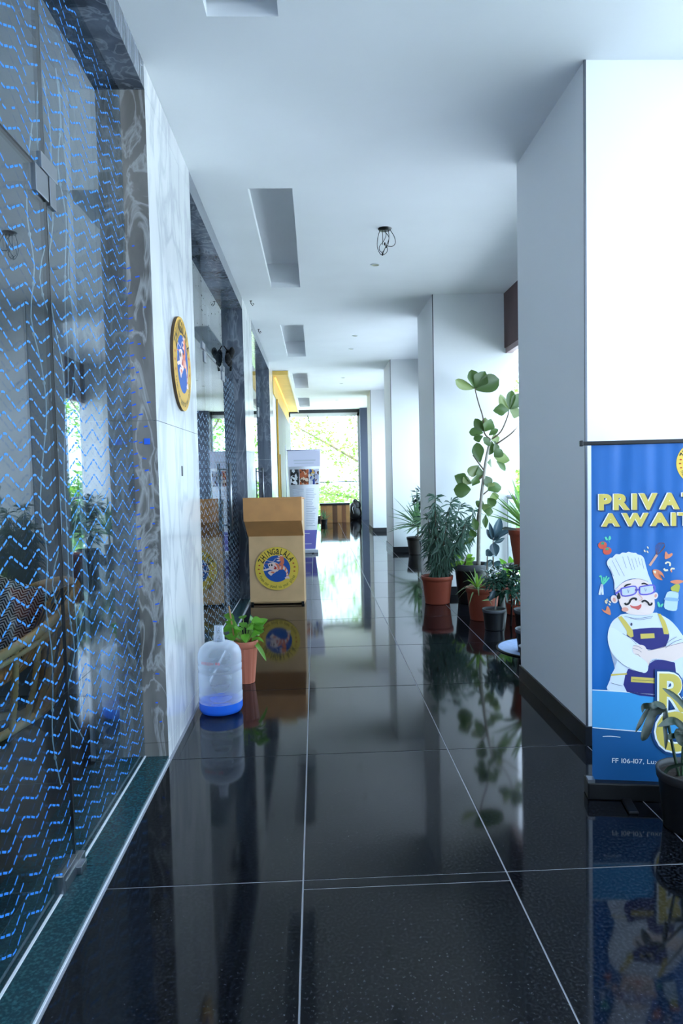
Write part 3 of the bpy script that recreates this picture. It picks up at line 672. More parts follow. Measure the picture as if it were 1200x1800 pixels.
# lime plant under the fig
lp = empty('low_leafy_plant', (1.62, 7.62, .395)); tag(lp, 'low lime-green leafy plant growing at the foot of the fig', 'plant')
for i in range(26):
    a = rnd.uniform(0, 6.28); r = rnd.uniform(.02, .12); h = rnd.uniform(.03, .17)
    b = Vector((math.cos(a)*r*.6-.02, math.sin(a)*r*.5, h*.7)); leaf(lp, OVAL, LIME, b, b+Vector((math.cos(a)*.09, math.sin(a)*.05, rnd.uniform(-.03, .06))), .045)
for i in range(5): MB().tube([(0, 0, 0), (rnd.uniform(-.04, .04), rnd.uniform(-.04, .04), .14)], .003, 5).build('stem', TWIG, lp)

# rubber plant
RBX, RBY = 1.84, 7.22
RB = [(1.852, 0.744, 1.92, 0.963, 0.096), (1.839, 0.731, 1.795, 0.914, 0.051), (1.833, 0.724, 1.781, 0.837, 0.064), (1.839, 0.718, 1.925, 0.768, 0.038), (1.846, 0.731, 2.024, 0.837, 0.064), (1.825, 0.614, 1.877, 0.56, 0.109), (1.818, 0.614, 1.759, 0.563, 0.09), (1.839, 0.692, 1.97, 0.74, 0.045), (1.839, 0.692, 1.85, 0.561, 0.103), (1.835, .5, 1.73, .47, .08), (1.835, .48, 1.95, .45, .09)]
rub = empty('potted_rubber_plant', (RBX, RBY, 0)); tag(rub, 'bluish rubber plant with broad leaves right of the fig trunk', 'plant')
pot(rub, .13, .1, .30, BPOT)
MB().tube([(-.01, 0, .27), (-.005, .02, .5), (0, .03, .76)], [.009, .007, .005], 7).build('stem', TWIG, rub, True)
for x, z, u, v, w in RB: leaf(rub, OVAL, RUB, (x-RBX, .03, z), (u-RBX, .03+rnd.uniform(-.08, .04), v), w)

# oleander
ol = empty('potted_oleander', (1.315, 7.66, 0)); tag(ol, 'bushy narrow-leaved plant in a terracotta pot at the second column corner', 'plant')
pot(ol, .175, .135, .305, TERRA)
q = random.Random(5); fo = MB()
ends = [(-.02, -.05, 1.18), (.02, .0, 1.02), (-.09, .02, .95), (.16, -.02, 1.12), (.27, .05, 1.06), (.42, .0, 1.02), (.1, -.06, .9), (.3, -.1, .88), (.38, .06, .85)]
for e in ends:
    P = catmull([(q.uniform(-.03, .03), q.uniform(-.03, .03), .27), (e[0]*.35, e[1]*.4, .52), (e[0]*.75, e[1], e[2]*.78), e], 6)
    MB().tube(P, [.008-.005*i/len(P) for i in range(len(P))], 6).build('stem', TWIG, ol, True)
    n = len(P)
    for i in range(3, n):
        for _ in range(8):
            p = P[i]+Vector((q.uniform(-.015, .015),)*3); a = q.uniform(0, 6.28); top = i > n-3
            d = Vector((math.cos(a), math.sin(a), q.uniform(-.2, .9) if top else q.uniform(-1.5, .1))).normalized(); l = q.uniform(.12, .19); w = q.uniform(.007, .0105)
            s = d.cross(Vector((q.uniform(-.5, .5), -1, .3))).normalized()*w; dr = Vector((0, 0, -l*.35))
            fo.add([p, p+d*l*.3+s*.8+dr*.1, p+d*l*.65+s*.8+dr*.45, p+d*l*.85+dr, p+d*l*.65-s*.8+dr*.45, p+d*l*.3-s*.8+dr*.1], [(0, 1, 2, 3, 4, 5)])
stuff(fo.build('foliage', OLE, ol))

# terracotta pot with pale strap leaves
sp = empty('potted_spider_plant', (1.605, 6.75, 0)); tag(sp, 'pale strap-leaved plant in a terracotta pot, behind the small black pot', 'plant')
pot(sp, .165, .125, .315, TERRA)
rosette(sp, (-.05, 0, .29), 16, .27, .020, SPI, 15, 75, .75, 90, 330, 3)
rosette(sp, (-.06, -.03, .30), 8, .2, .026, LIME, 35, 85, .3, 0, 360, 9)
MB().tube([(.03, -.02, .28), (.04, -.02, .5), (.05, 0, .62)], [.008, .007, .005], 6).build('stem', TWIG, sp, True)
# schefflera
sc = empty('potted_schefflera', (1.60, 6.3, .0)); tag(sc, 'dark glossy bushy plant in a small black pot on the floor', 'plant')
pot(sc, .107, .085, .19, BPOT, rimm=DUST)
MB().tube([(.01, 0, .16), (.02, .01, .26), (.05, .03, .36)], [.008, .007, .006], 7).build('stem', BARK, sc, True)
for s, c in enumerate([(.1, .05, .42), (.02, .0, .4), (.16, .02, .36), (.08, .08, .5), (.2, .06, .44)]): MB().tube([(.04, .02, .33), c], .003, 5).build('branch', TWIG, sc)
fo = MB()
for c in [(.1, .05, .42), (.02, .0, .42), (.17, .0, .36), (.05, .06, .5), (.2, .06, .46), (.1, -.05, .36), (-.02, .05, .48), (.14, .05, .53), (.22, .0, .4), (.26, .05, .5), (.0, -.04, .44), (.12, .0, .46), (.2, -.02, .31)]: cloud(fo, c, (.065, .06, .055), 34, .075, .032, q, .35)
stuff(fo.build('foliage', SCH, sc))
for i in range(7):
    a = rnd.uniform(0, 6.28); b = Vector((.06, .02, .34)); leaf(sc, OVAL, SCH, b, b+Vector((math.cos(a)*.13, math.sin(a)*.09-.03, rnd.uniform(-.12, .02))), .05)
leaf(sc, OVAL, SPI, (-.02, -.03, .27), (-.13, -.08, .28), .018); leaf(sc, OVAL, RUB, (.0, -.04, .37), (-.06, -.06, .27), .05)
# second black pot
b2 = empty('potted_seedling', (1.88, 6.2, 0)); tag(b2, 'black pot with bare soil and a few stems, beside the small black pot', 'plant')
pot(b2, .125, .10, .195, BPOT, rimm=DUST)
for i in range(4): strap(b2, [(0, 0, .17), (rnd.uniform(-.05, .05), .0, .26), (rnd.uniform(-.1, .1), -.04, .3)], .02, SCH)
# broad leaved plant under the stand
bp_ = empty('potted_broad_leaf_plant', (2.02, 6.95, 0)); tag(bp_, 'broad lime-leaved plant in a terracotta pot behind the plant stand', 'plant')
pot(bp_, .16, .12, .27, TERRA)
for i in range(16):
    a = rnd.uniform(0, 6.28); b = Vector((math.cos(a)*.03, math.sin(a)*.03, .26)); t = b+Vector((math.cos(a)*rnd.uniform(.1, .24)-.04, math.sin(a)*.1-.04, rnd.uniform(.05, .42)))
    MB().tube([b, b+(t-b)*.55], .003, 5).build('stem', TWIG, bp_); leaf(bp_, OVAL, POTH if i % 2 else LIME, b+(t-b)*.5, t+Vector((0, 0, .02)), .075)
# plant stand with terracotta pot of yucca
st = empty('plant_stand', (1.98, 6.5, 0)); tag(st, 'round black metal plant stand carrying the terracotta yucca pot', 'stand')
MB().lathe([(0, .535), (.235, .535), (.24, .545), (.235, .552), (0, .552)], 36).build('top', BLACKP, st, True)
for k in range(3):
    a = R(90+120*k); MB().tube([(math.cos(a)*.19, math.sin(a)*.17, .54), (math.cos(a)*.23, math.sin(a)*.2, 0)], .009, 8).build('leg', BLACKP, st, True)
MB().tube([(math.cos(R(i*15))*.20, math.sin(R(i*15))*.18, .2) for i in range(25)], .005, 6, False).build('ring', BLACKP, st, True)
yu = empty('potted_yucca', (1.98, 6.5, .552)); tag(yu, 'spiky bright green yucca in a terracotta pot on the black stand', 'plant')
pot(yu, .18, .13, .34, TERRA)
rosette(yu, (0, 0, .33), 26, .46, .042, YUC, 18, 88, .12, 90, 290, 4)
strap(yu, [(-.1, -.02, .32), (-.2, -.06, .34), (-.27, -.08, .35)], .07, DRA)
# small pots on the mat at the column edge
mt = empty('door_mat', (1.77, 5.56, 0)); tag(mt, 'round pale blue mat with dark rim on the floor by the nearest column', 'mat')
MB().lathe([(0, .011), (.315, .011), (.32, .009)], 48).build('pile', mat('pale_blue_mat', '#8fa3c8', .7, noise=.08, nscale=40, bump=.3, bscale=150), mt)
MB().lathe([(.32, .012), (.33, .012), (.335, .006), (.332, 0), (.32, 0)], 48).build('rim', BLACKP, mt)
for i, (x, y, r, h, lb) in enumerate([(1.66, 5.42, .115, .185, 'taller dusty black pot on the mat at the column edge'), (1.575, 5.14, .085, .13, 'smallest black pot on the floor touching the column edge')]):
    e = empty('potted_sprout', (x, y, .012 if i == 0 else 0)); tag(e, lb, 'plant'); pot(e, r, r*.8, h, BPOT, rimm=DUST)
    for k in range(5): strap(e, [(0, 0, h*.9), (rnd.uniform(.0, .06), rnd.uniform(-.04, .04), h+.08), (rnd.uniform(.03, .13), rnd.uniform(-.08, .08), h+.1)], .022, SCH)
# far yucca in front of the third column
fy = empty('potted_yucca', (1.73, 12.3, 0)); tag(fy, 'spiky yucca in a dark pot in front of the third column', 'plant')
pot(fy, .15, .11, .31, mat('dark_brown_pot', '#2c2622', .5))
MB().tube([(.05, 0, .28), (.06, 0, .42), (.06, 0, .5)], .02, 8).build('stem', BARK, fy, True)
rosette(fy, (.06, 0, .48), 28, .62, .055, YUD, 2, 85, .22, 150, 300, 11)

# taller plants beyond the second column (seen mirrored in the near glass)
pm = empty('potted_palm', (1.86, 10.5, 0)); tag(pm, 'tall palm in a terracotta pot hidden beyond the second column, mirrored in the glass', 'plant')
pot(pm, .2, .15, .36, TERRA); MB().tube([(0, 0, .3), (.02, 0, .55), (0, 0, .7)], [.03, .026, .02], 8).build('stem', BARK, pm, True)
rosette(pm, (0, 0, .66), 30, .66, .06, YUD, 5, 86, .4, 80, 290, 31)
sh = empty('potted_shrub', (1.86, 11.4, 0)); tag(sh, 'dense green shrub in a dark pot beside the hidden palm, mirrored in the glass', 'plant')
pot(sh, .19, .14, .33, BPOT); fo = MB()
for c in [(0, 0, .55), (.1, .05, .75), (-.1, -.05, .7), (.05, -.1, .9), (-.05, .1, .95), (.12, 0, 1.1), (-.1, .05, 1.05)]:
    MB().tube([(0, 0, .3), c], .006, 6).build('stem', TWIG, sh); cloud(fo, c, (.16, .16, .14), 60, .13, .05, q, .3)
stuff(fo.build('foliage', SCH, sh))

# foliage plant by the jug
cp = empty('potted_leafy_plant', (-.525, 4.9, 0)); tag(cp, 'bright green leafy plant in a slim terracotta pot behind the water jug', 'plant')
pot(cp, .092, .062, .30, TERRA2, flute=.035)
q2 = random.Random(12)
for i in range(30):
    a = q2.uniform(0, 6.28); b = Vector((math.cos(a)*.02, math.sin(a)*.02, .285)); d = Vector((math.cos(a), math.sin(a)*.7, 0)); hgt = q2.uniform(.02, .16); L2 = q2.uniform(.05, .12)
    t0 = b+d*L2*.6+Vector((0, 0, hgt)); MB().tube([b, t0], .0025, 5).build('stem', LIME, cp); leaf(cp, HEART if i % 2 else OVAL, POTH, t0, t0+d*.075+Vector((0, 0, q2.uniform(-.05, .045))), .06, (0, -.7, .8))
strap(cp, [(.05, -.02, .29), (.09, -.03, .31), (.135, -.03, .285)], .035, POTH); strap(cp, [(.06, -.03, .29), (.1, -.05, .25), (.15, -.06, .16)], .035, POTH); strap(cp, [(-.03, .0, .28), (-.12, -.02, .33), (-.19, -.02, .37)], .012, LIME)
strap(cp, [(.04, .05, .3), (.05, .1, .38), (.03, .14, .45)], .04, OLE)
MB().tube([(-.09+.02, .01, .27), (-.105, .01, .54)], .0055, 8).build('support_stick', mat('bamboo_stick', '#b98a58', .6), cp, True)

# dark pot by the banner
DR = [([(1.37, 0.489), (1.333, 0.507), (1.297, 0.511), (1.271, 0.504), (1.256, 0.487)], 0.0162), ([(1.37, 0.489), (1.307, 0.486), (1.246, 0.451), (1.221, 0.417)], 0.0116), ([(1.37, 0.487), (1.323, 0.474), (1.282, 0.442), (1.258, 0.401), (1.251, 0.38)], 0.0232), ([(1.447, 0.399), (1.411, 0.43), (1.369, 0.444), (1.307, 0.438)], 0.0209), ([(1.455, 0.48), (1.411, 0.528), (1.343, 0.579)], 0.0162), ([(1.455, 0.371), (1.401, 0.376), (1.349, 0.374)], 0.0139), ([(1.37, 0.485), (1.356, 0.439), (1.346, 0.388), (1.344, 0.341)], 0.0116), ([(1.36, 0.205), (1.385, 0.246), (1.432, 0.286)], 0.0093), ([(1.452, 0.415), (1.483, 0.466), (1.535, 0.485), (1.582, 0.447)], 0.0209), ([(1.452, 0.394), (1.504, 0.424), (1.556, 0.406), (1.598, 0.348)], 0.0209), ([(1.447, 0.384), (1.483, 0.393), (1.53, 0.371), (1.562, 0.318)], 0.0186), ([(1.452, 0.374), (1.421, 0.385), (1.416, 0.359), (1.427, 0.349)], 0.0232)]
dp = empty('potted_dracaena', (1.47, 2.70, 0)); tag(dp, 'drooping strap-leaved plant in a black pot before the blue banner', 'plant')
pot(dp, .125, .098, .235, BPOT, rimm=mat('worn_black_rim', '#2c2a2b', .5))
for i, (pts, w) in enumerate(DR):
    n = len(pts); strap(dp, [(x-1.47, -.06*j/n+rnd.uniform(-.02, .02)*(j > 0), z) for j, (x, z) in enumerate(pts)], w*1.5, DRA, taper=.65, up=(0, -1, .5))
for pts in ([(1.437, 0.179), (1.442, 0.312), (1.452, 0.394), (1.455, 0.482)], [(1.453, 0.176), (1.448, 0.285), (1.447, 0.384)], [(1.43, .19), (1.40, .33), (1.37, .488)]):
    MB().tube(catmull([(x-1.47, 0, z) for x, z in pts], 4), .006, 6).build('stem', DRA, dp, True)

# ------------------------------------------------------------------ blue roll-up banner
INK = {k: mat('print_'+k, v, .45) for k, v in dict(band='#3f9fe0', deep='#0f5a96', white='#f2f6fb', cloth='#dfe6f6', apron='#2b2a78', gold='#d9c15e', sleeve='#e6ecfa', skin='#f3ddd6', ink='#3a3c58', ink2='#5b6484', blush='#e9a593', hat='#e2e6f8', lens='#cdd6f2', violet='#6a5fc8', black='#17181e', mouth='#d9605a', tomato='#d8553f', leaf='#2fa07a', mint='#5fd0a8', wood='#d8a38c', brown='#7a4a3a', claw='#e88a62', cream='#f0e2c0', lime='#b9b848', jar='#c3d9ec', jar2='#8fb3d4', navy='#0d3f7a', lettergold='#d9c25c').items()}
BF = mat('blue_banner_fabric', '#0b63b0', .42); nt = BF.node_tree
tcn = nt.nodes.new('ShaderNodeTexCoord'); mpn = nt.nodes.new('ShaderNodeMapping'); mpn.inputs['Scale'].default_value = (1, 1, .08); nn = nt.nodes.new('ShaderNodeTexNoise'); nn.inputs['Scale'].default_value = 9; nn.inputs['Detail'].default_value = 1
bpn = nt.nodes.new('ShaderNodeBump'); bpn.inputs['Strength'].default_value = .8; bpn.inputs['Distance'].default_value = .03
nt.links.new(tcn.outputs['Object'], mpn.inputs[0]); nt.links.new(mpn.outputs[0], nn.inputs['Vector']); nt.links.new(nn.outputs['Fac'], bpn.inputs['Height']); nt.links.new(bpn.outputs[0], nt.nodes['Principled BSDF'].inputs['Normal'])
bn = empty('rollup_banner', (1.165, 3.0, 0), R(-10)); tag(bn, 'blue roll-up banner with a cartoon chef before the nearest column', 'banner')
BW = .80
MB().box(.027, BW-.02, 0, .002, .055, 1.555).build('fabric', BF, bn)
MB().box(-.012, BW+.01, -.008, .010, 1.548, 1.566, .003).build('top_rail', BLACKP, bn)
MB().box(-.022, -.008, -.011, .013, 1.545, 1.57, .003).build('end_cap', BLACKP, bn)
MB().box(.0, BW, -.04, .05, .0, .075, .006).build('base', BLACKP, bn)
MB().box(.0, .03, -.042, .0, .075, .09).build('base_clip', STEEL, bn)
for x in (.16, .62): MB().box(x-.02, x+.02, -.16, .05, .0, .012, .003).build('foot', BLACKP, bn)
MB().tube([(BW/2, .02, .05), (BW/2, .02, 1.55)], .009, 8).build('pole', STEEL, bn)
ART=[('p','band',0,[(0.0242,0.4762),(0.1539,0.4704),(0.4049,0.4512),(0.5591,0.4392),(0.5601,0.2775),(0.4055,0.2863),(0.1538,0.3003),(0.0236,0.3079)]),('p','deep',0,[(0.0236,0.3079),(0.1538,0.3003),(0.4055,0.2863),(0.5601,0.2775),(0.5616,0.0445),(0.4064,0.0522),(0.0229,0.0614)]),('l','white',2,[(0.0242,0.4773),(0.1539,0.4716),(0.4049,0.4523),(0.5591,0.4403)],0.004),('l','white',2,[(0.0236,0.3085),(0.1538,0.3009),(0.4055,0.2868),(0.5601,0.2781)],0.004),('l','white',1,[(0.0712,0.2696),(0.1059,0.2717),(0.1458,0.2684)],0.003),('p','cloth',1,[(0.1621,0.8155),(0.2796,0.8205),(0.3004,0.8184),(0.347,0.7917),(0.3781,0.7589),(0.4065,0.7178),(0.4556,0.6578),(0.4558,0.6138),(0.4044,0.602),(0.4071,0.5799),(0.3842,0.4519),(0.301,0.4584),(0.1724,0.4725),(0.0919,0.4787),(0.0999,0.516),(0.1074,0.5442),(0.1223,0.5753),(0.1319,0.6135),(0.1065,0.6507),(0.0934,0.698),(0.0961,0.7416),(0.112,0.7807),(0.1384,0.8042)]),('p','apron',2,[(0.1909,0.7463),(0.3161,0.7556),(0.3472,0.7283),(0.338,0.6868),(0.3214,0.6645),(0.259,0.6598),(0.225,0.6816),(0.1794,0.7145),(0.1725,0.7267)]),('p','apron',2,[(0.1783,0.5734),(0.2277,0.5647),(0.2695,0.6),(0.3007,0.616),(0.3579,0.6068),(0.3724,0.5877),(0.3609,0.4597),(0.1724,0.4719)]),('p','gold',3,[(0.1358,0.7998),(0.15,0.8065),(0.1726,0.7795),(0.1972,0.7425),(0.2004,0.7169),(0.1899,0.7113),(0.1741,0.7239),(0.171,0.7422)]),('p','gold',3,[(0.2993,0.8173),(0.3118,0.8163),(0.3315,0.7833),(0.3451,0.7393),(0.3441,0.7272),(0.3254,0.7281),(0.3186,0.7612)]),('p','gold',3,[(0.2286,0.7283),(0.286,0.7316),(0.2876,0.7106),(0.2302,0.7067)]),('p','gold',3,[(0.1909,0.5395),(0.3035,0.5337),(0.3035,0.5104),(0.1893,0.516)]),('p','gold',3,[(0.1064,0.5493),(0.173,0.5549),(0.173,0.5482),(0.1063,0.5408)]),('p','sleeve',4,[(0.0961,0.7416),(0.1146,0.754),(0.1541,0.7293),(0.1962,0.7047),(0.2171,0.6816),(0.2433,0.6552),(0.2695,0.6277),(0.2622,0.6026),(0.2601,0.572),(0.2486,0.5573),(0.2277,0.5603),(0.1804,0.5751),(0.1408,0.6064),(0.1065,0.6507),(0.0934,0.698)]),('p','skin',5,[(0.2004,0.678),(0.2276,0.6806),(0.2464,0.6747),(0.26,0.6582),(0.3007,0.6659),(0.4041,0.6947),(0.4554,0.6991),(0.4557,0.6303),(0.4043,0.6307),(0.363,0.6097),(0.3215,0.6163),(0.2955,0.6203),(0.2721,0.6144),(0.2632,0.5887),(0.2538,0.6053),(0.2276,0.6272),(0.2025,0.6408),(0.1962,0.6602)]),('l','ink',6,[(0.1541,0.7293),(0.1857,0.7101),(0.2119,0.6826)],0.0014),('l','ink',6,[(0.1329,0.6136),(0.1646,0.5872),(0.2172,0.5629),(0.2381,0.5605)],0.0014),('l','ink',6,[(0.1988,0.6769),(0.2171,0.6743),(0.2355,0.6634)],0.0014),('l','ink',6,[(0.1972,0.663),(0.2171,0.6593),(0.2329,0.6484)],0.0014),('l','ink',6,[(0.2067,0.6408),(0.2198,0.6371),(0.2276,0.6272)],0.0014),('l','ink',6,[(0.259,0.6554),(0.311,0.6671),(0.4041,0.693)],0.0014),('l','ink',6,[(0.2632,0.5859),(0.2695,0.6055),(0.2955,0.6192)],0.0014),('l','ink',6,[(0.3214,0.67),(0.3473,0.6979),(0.3782,0.7176)],0.0014),('l','ink',6,[(0.3318,0.6674),(0.368,0.6954),(0.3989,0.7068)],0.0014),('l','ink',6,[(0.1063,0.5105),(0.1328,0.5026),(0.1539,0.4985)],0.0014),('l','ink',6,[(0.1857,0.7962),(0.2275,0.7909),(0.2744,0.7995)],0.0014),('l','ink',6,[(0.1621,0.8044),(0.2171,0.7964),(0.2796,0.8062)],0.0014),('l','ink',6,[(0.1961,0.5262),(0.2487,0.5244),(0.2957,0.5213)],0.0014),('e','ink',6,(0.1914,0.7702),0.004,0.007,0),('p','skin',7,[(0.1251,0.9123),(0.1322,0.9348),(0.1582,0.9546),(0.1865,0.9645),(0.2241,0.9719),(0.2639,0.9619),(0.2802,0.9298),(0.285,0.8877),(0.2874,0.8481),(0.2781,0.8208),(0.2523,0.8107),(0.1935,0.8129),(0.1652,0.8252),(0.1464,0.8526),(0.1369,0.8825)]),('e','skin',6,(0.1203,0.8799),0.014,0.018,0.3),('e','blush',7,(0.1203,0.8774),0.006,0.01,0.3),('e','skin',6,(0.2896,0.8952),0.011,0.015,-0.2),('e','blush',7,(0.2908,0.8952),0.005,0.008,-0.2),('p','hat',8,[(0.1228,0.9198),(0.1208,0.9497),(0.1071,0.9995),(0.0906,1.0306),(0.0922,1.0484),(0.1033,1.0607),(0.1131,1.0623),(0.1269,1.0767),(0.1426,1.0758),(0.1544,1.0835),(0.1701,1.0818),(0.1787,1.0871),(0.1955,1.0816),(0.2092,1.0815),(0.2178,1.074),(0.2307,1.0711),(0.2423,1.0587),(0.2482,1.036),(0.2584,0.9949),(0.2697,0.964),(0.2763,0.9405),(0.2483,0.9611),(0.2249,0.9702),(0.1896,0.9691),(0.1543,0.9538)]),('l','ink2',9,[(0.1111,1.0491),(0.1425,0.9828)],0.0013),('l','ink2',9,[(0.1249,1.0573),(0.1622,0.9807)],0.0013),('l','ink2',9,[(0.1544,1.0654),(0.1701,1.0158)],0.0013),('l','ink2',9,[(0.1748,1.0694),(0.1936,1.0074)],0.0013),('l','ink2',9,[(0.1916,1.0569),(0.2053,1.0074)],0.0013),('l','ink2',9,[(0.2053,1.061),(0.217,1.0197)],0.0013),('l','ink2',9,[(0.219,1.0609),(0.2268,1.0279)],0.0013),('l','ink2',9,[(0.2326,1.0567),(0.2424,1.0114)],0.0013),('l','ink2',9,[(0.0993,1.0243),(0.1169,0.9808)],0.0013),('l','ink2',9,[(0.1247,0.9248),(0.1543,0.9517),(0.1896,0.967),(0.2249,0.9682),(0.26,0.957)],0.0013),('p','lens',9,[(0.1511,0.9269),(0.2053,0.9347),(0.2037,0.9062),(0.1562,0.8974)]),('p','lens',9,[(0.2268,0.9339),(0.2802,0.9405),(0.2779,0.91),(0.2307,0.9042)]),('l','violet',10,[(0.1484,0.9269),(0.2073,0.9364),(0.2053,0.9041),(0.1543,0.8949),(0.1484,0.9269)],0.006),('l','violet',10,[(0.2249,0.9339),(0.2818,0.9413),(0.2795,0.9083),(0.2288,0.9021),(0.2249,0.9339)],0.006),('l','violet',10,[(0.2061,0.9199),(0.2257,0.9228)],0.008),('l','violet',10,[(0.1247,0.9032),(0.1496,0.9227)],0.008),('l','ink',11,[(0.1747,0.9227),(0.1779,0.9082),(0.181,0.9207)],0.0012),('l','ink',11,[(0.2452,0.929),(0.2491,0.9145),(0.253,0.9269)],0.0012),('p','black',10,[(0.1602,0.9364),(0.17,0.9455),(0.1877,0.9488),(0.1889,0.9447),(0.1739,0.9389),(0.1622,0.9331)]),('p','black',10,[(0.2327,0.9496),(0.2444,0.9521),(0.2608,0.9438),(0.2584,0.9405),(0.2444,0.9455),(0.2335,0.9446)]),('p','black',8,[(0.1306,0.8866),(0.1366,0.9124),(0.1417,0.9041),(0.1464,0.8866),(0.1393,0.88)]),('l','blush',9,[(0.2171,0.9041),(0.2366,0.8835),(0.2229,0.8731)],0.002),('l','black',10,[(0.1637,0.8642),(0.1689,0.8571),(0.1805,0.8626),(0.1883,0.8776),(0.1988,0.8842),(0.2108,0.8821),(0.2077,0.8754)],0.008),('l','black',10,[(0.2353,0.8667),(0.239,0.8722),(0.2483,0.8733),(0.2588,0.8656),(0.265,0.8557),(0.2733,0.858),(0.2744,0.8657)],0.008),('p','mouth',9,[(0.1847,0.8555),(0.1962,0.85),(0.2171,0.8511),(0.2306,0.8589),(0.2307,0.8457),(0.2197,0.8335),(0.2066,0.8389),(0.192,0.8433)]),('e','blush',8,(0.1647,0.8349),0.014,0.01,0),('e','tomato',3,(0.0718,1.1155),0.0185,0.0165,0.3),('p','leaf',4,[(0.0619,1.1259),(0.0687,1.1271),(0.0699,1.1329),(0.0738,1.1279),(0.0817,1.1287),(0.0766,1.1229),(0.0773,1.1163),(0.0718,1.1205),(0.0663,1.1172),(0.0671,1.123)]),('e','tomato',3,(0.0915,1.0906),0.0185,0.0165,0.3),('p','leaf',4,[(0.0816,1.101),(0.0884,1.1022),(0.0895,1.1079),(0.0935,1.103),(0.1014,1.1037),(0.0962,1.098),(0.097,1.0914),(0.0915,1.0955),(0.086,1.0923),(0.0868,1.098)]),('p','mint',3,[(0.0806,1.1505),(0.0885,1.1517),(0.0936,1.1401),(0.0908,1.136),(0.0837,1.141)]),('p','mint',3,[(0.0987,1.1532),(0.1042,1.1557),(0.1073,1.1449),(0.1014,1.1367),(0.0963,1.1421)]),('l','mint',3,[(0.0936,1.1409),(0.1014,1.1277)],0.0012),('l','mint',3,[(0.0588,0.9768),(0.0656,0.9809),(0.0695,0.9539),(0.0746,0.9456)],0.006),('l','mint',3,[(0.0774,0.9767),(0.0762,0.958),(0.0714,0.9456)],0.006),('l','mint',3,[(0.0992,0.9746),(0.0833,0.9539),(0.0722,0.9435)],0.006),('l','mint',3,[(0.0893,0.9809),(0.0802,0.958)],0.006),('l','cloth',4,[(0.0694,0.9456),(0.0586,0.899)],0.009),('l','cloth',4,[(0.0694,0.9435),(0.0721,0.899)],0.009),('l','wood',3,[(0.2967,1.0727),(0.2669,1.0257)],0.01),('l','brown',3,[(0.2948,1.0727),(0.2904,1.1014),(0.3009,1.121),(0.3148,1.1237),(0.3268,1.1175),(0.3244,1.1052),(0.3082,1.0841),(0.2948,1.0727)],0.0012),('l','brown',3,[(0.2948,1.0727),(0.2959,1.1014),(0.3063,1.1209),(0.3175,1.1237),(0.3268,1.1175),(0.3255,1.1052),(0.3093,1.0841),(0.2948,1.0727)],0.0012),('l','brown',3,[(0.2948,1.0727),(0.3013,1.1013),(0.3117,1.1209),(0.3202,1.1237),(0.3268,1.1175),(0.3266,1.1052),(0.3104,1.0841),(0.2948,1.0727)],0.0012),('l','brown',3,[(0.2948,1.0727),(0.3075,1.1013),(0.3179,1.1208),(0.3233,1.1236),(0.3268,1.1175),(0.3278,1.1052),(0.3116,1.0841),(0.2948,1.0727)],0.0012),('p','claw',3,[(0.3296,1.0541),(0.3288,1.0766),(0.3334,1.0868),(0.3431,1.0744),(0.3565,1.0797),(0.3604,1.0723),(0.3489,1.0601)]),('p','claw',3,[(0.2793,1.0063),(0.2987,1.0083),(0.3181,0.9947),(0.3271,0.9721),(0.3182,0.9824),(0.3046,0.9886),(0.3046,0.9783),(0.3201,0.9627),(0.2988,0.968),(0.284,0.9845)]),('p','cream',4,[(0.2813,1.0022),(0.2929,1.0022),(0.2891,0.9907)]),('l','cream',3,[(0.3304,1.0336),(0.3393,1.0405),(0.3497,1.0356),(0.349,1.0233)],0.007),('l','cream',3,[(0.3251,1.0131),(0.3305,1.0049),(0.3413,1.0069)],0.008),('l','cream',3,[(0.3683,1.0109),(0.3567,1.013),(0.3529,1.0028)],0.007),('l','claw',4,[(0.3548,1.0069),(0.356,0.9966)],0.005),('e','cream',3,(0.2462,1.0894),0.003,0.006,0.5),('e','cream',3,(0.259,1.1037),0.003,0.006,0.5),('e','cream',3,(0.2579,1.0853),0.003,0.006,0.5),('e','cream',3,(0.0851,0.8707),0.004,0.005,0),('e','cream',3,(0.0903,0.8769),0.004,0.005,0),('e','cream',3,(0.0879,0.8644),0.004,0.005,0),('e','cream',3,(0.0858,0.864),0.003,0.006,0.7),('e','cream',3,(0.0911,0.8751),0.003,0.006,0.7),('e','cream',3,(0.1027,0.8674),0.003,0.006,0.7),('e','cream',3,(0.1005,0.8568),0.003,0.006,0.7),('p','claw',3,[(0.0688,0.8373),(0.0831,0.829),(0.091,0.8496),(0.1016,0.8374),(0.1057,0.8107),(0.091,0.8151),(0.0751,0.825)]),('p','claw',3,[(0.3499,0.9556),(0.3723,0.9638),(0.3992,0.9617),(0.4012,0.9535),(0.3762,0.9454)]),('p','lime',4,[(0.3608,0.9372),(0.3762,0.9462),(0.3897,0.9413),(0.3878,0.9208),(0.3802,0.9084),(0.357,0.9166),(0.3531,0.929)]),('p','jar',4,[(0.3377,0.9084),(0.357,0.9146),(0.384,0.9084),(0.3803,0.8633),(0.3746,0.8303),(0.3301,0.8384),(0.3281,0.8713)]),('p','jar2',5,[(0.3319,0.8878),(0.381,0.8838),(0.3795,0.8715),(0.33,0.8755)]),('p','mint',3,[(0.2977,0.8657),(0.3029,0.8685),(0.3107,0.8548),(0.3081,0.8449),(0.3014,0.8493)]),('p','mint',3,[(0.3133,0.8575),(0.3236,0.8603),(0.3184,0.8493),(0.3117,0.8449)]),('l','white',2,[(0.2754,0.0713),(0.2786,0.0624),(0.2938,0.0641)],0.008)]
pr = Print()
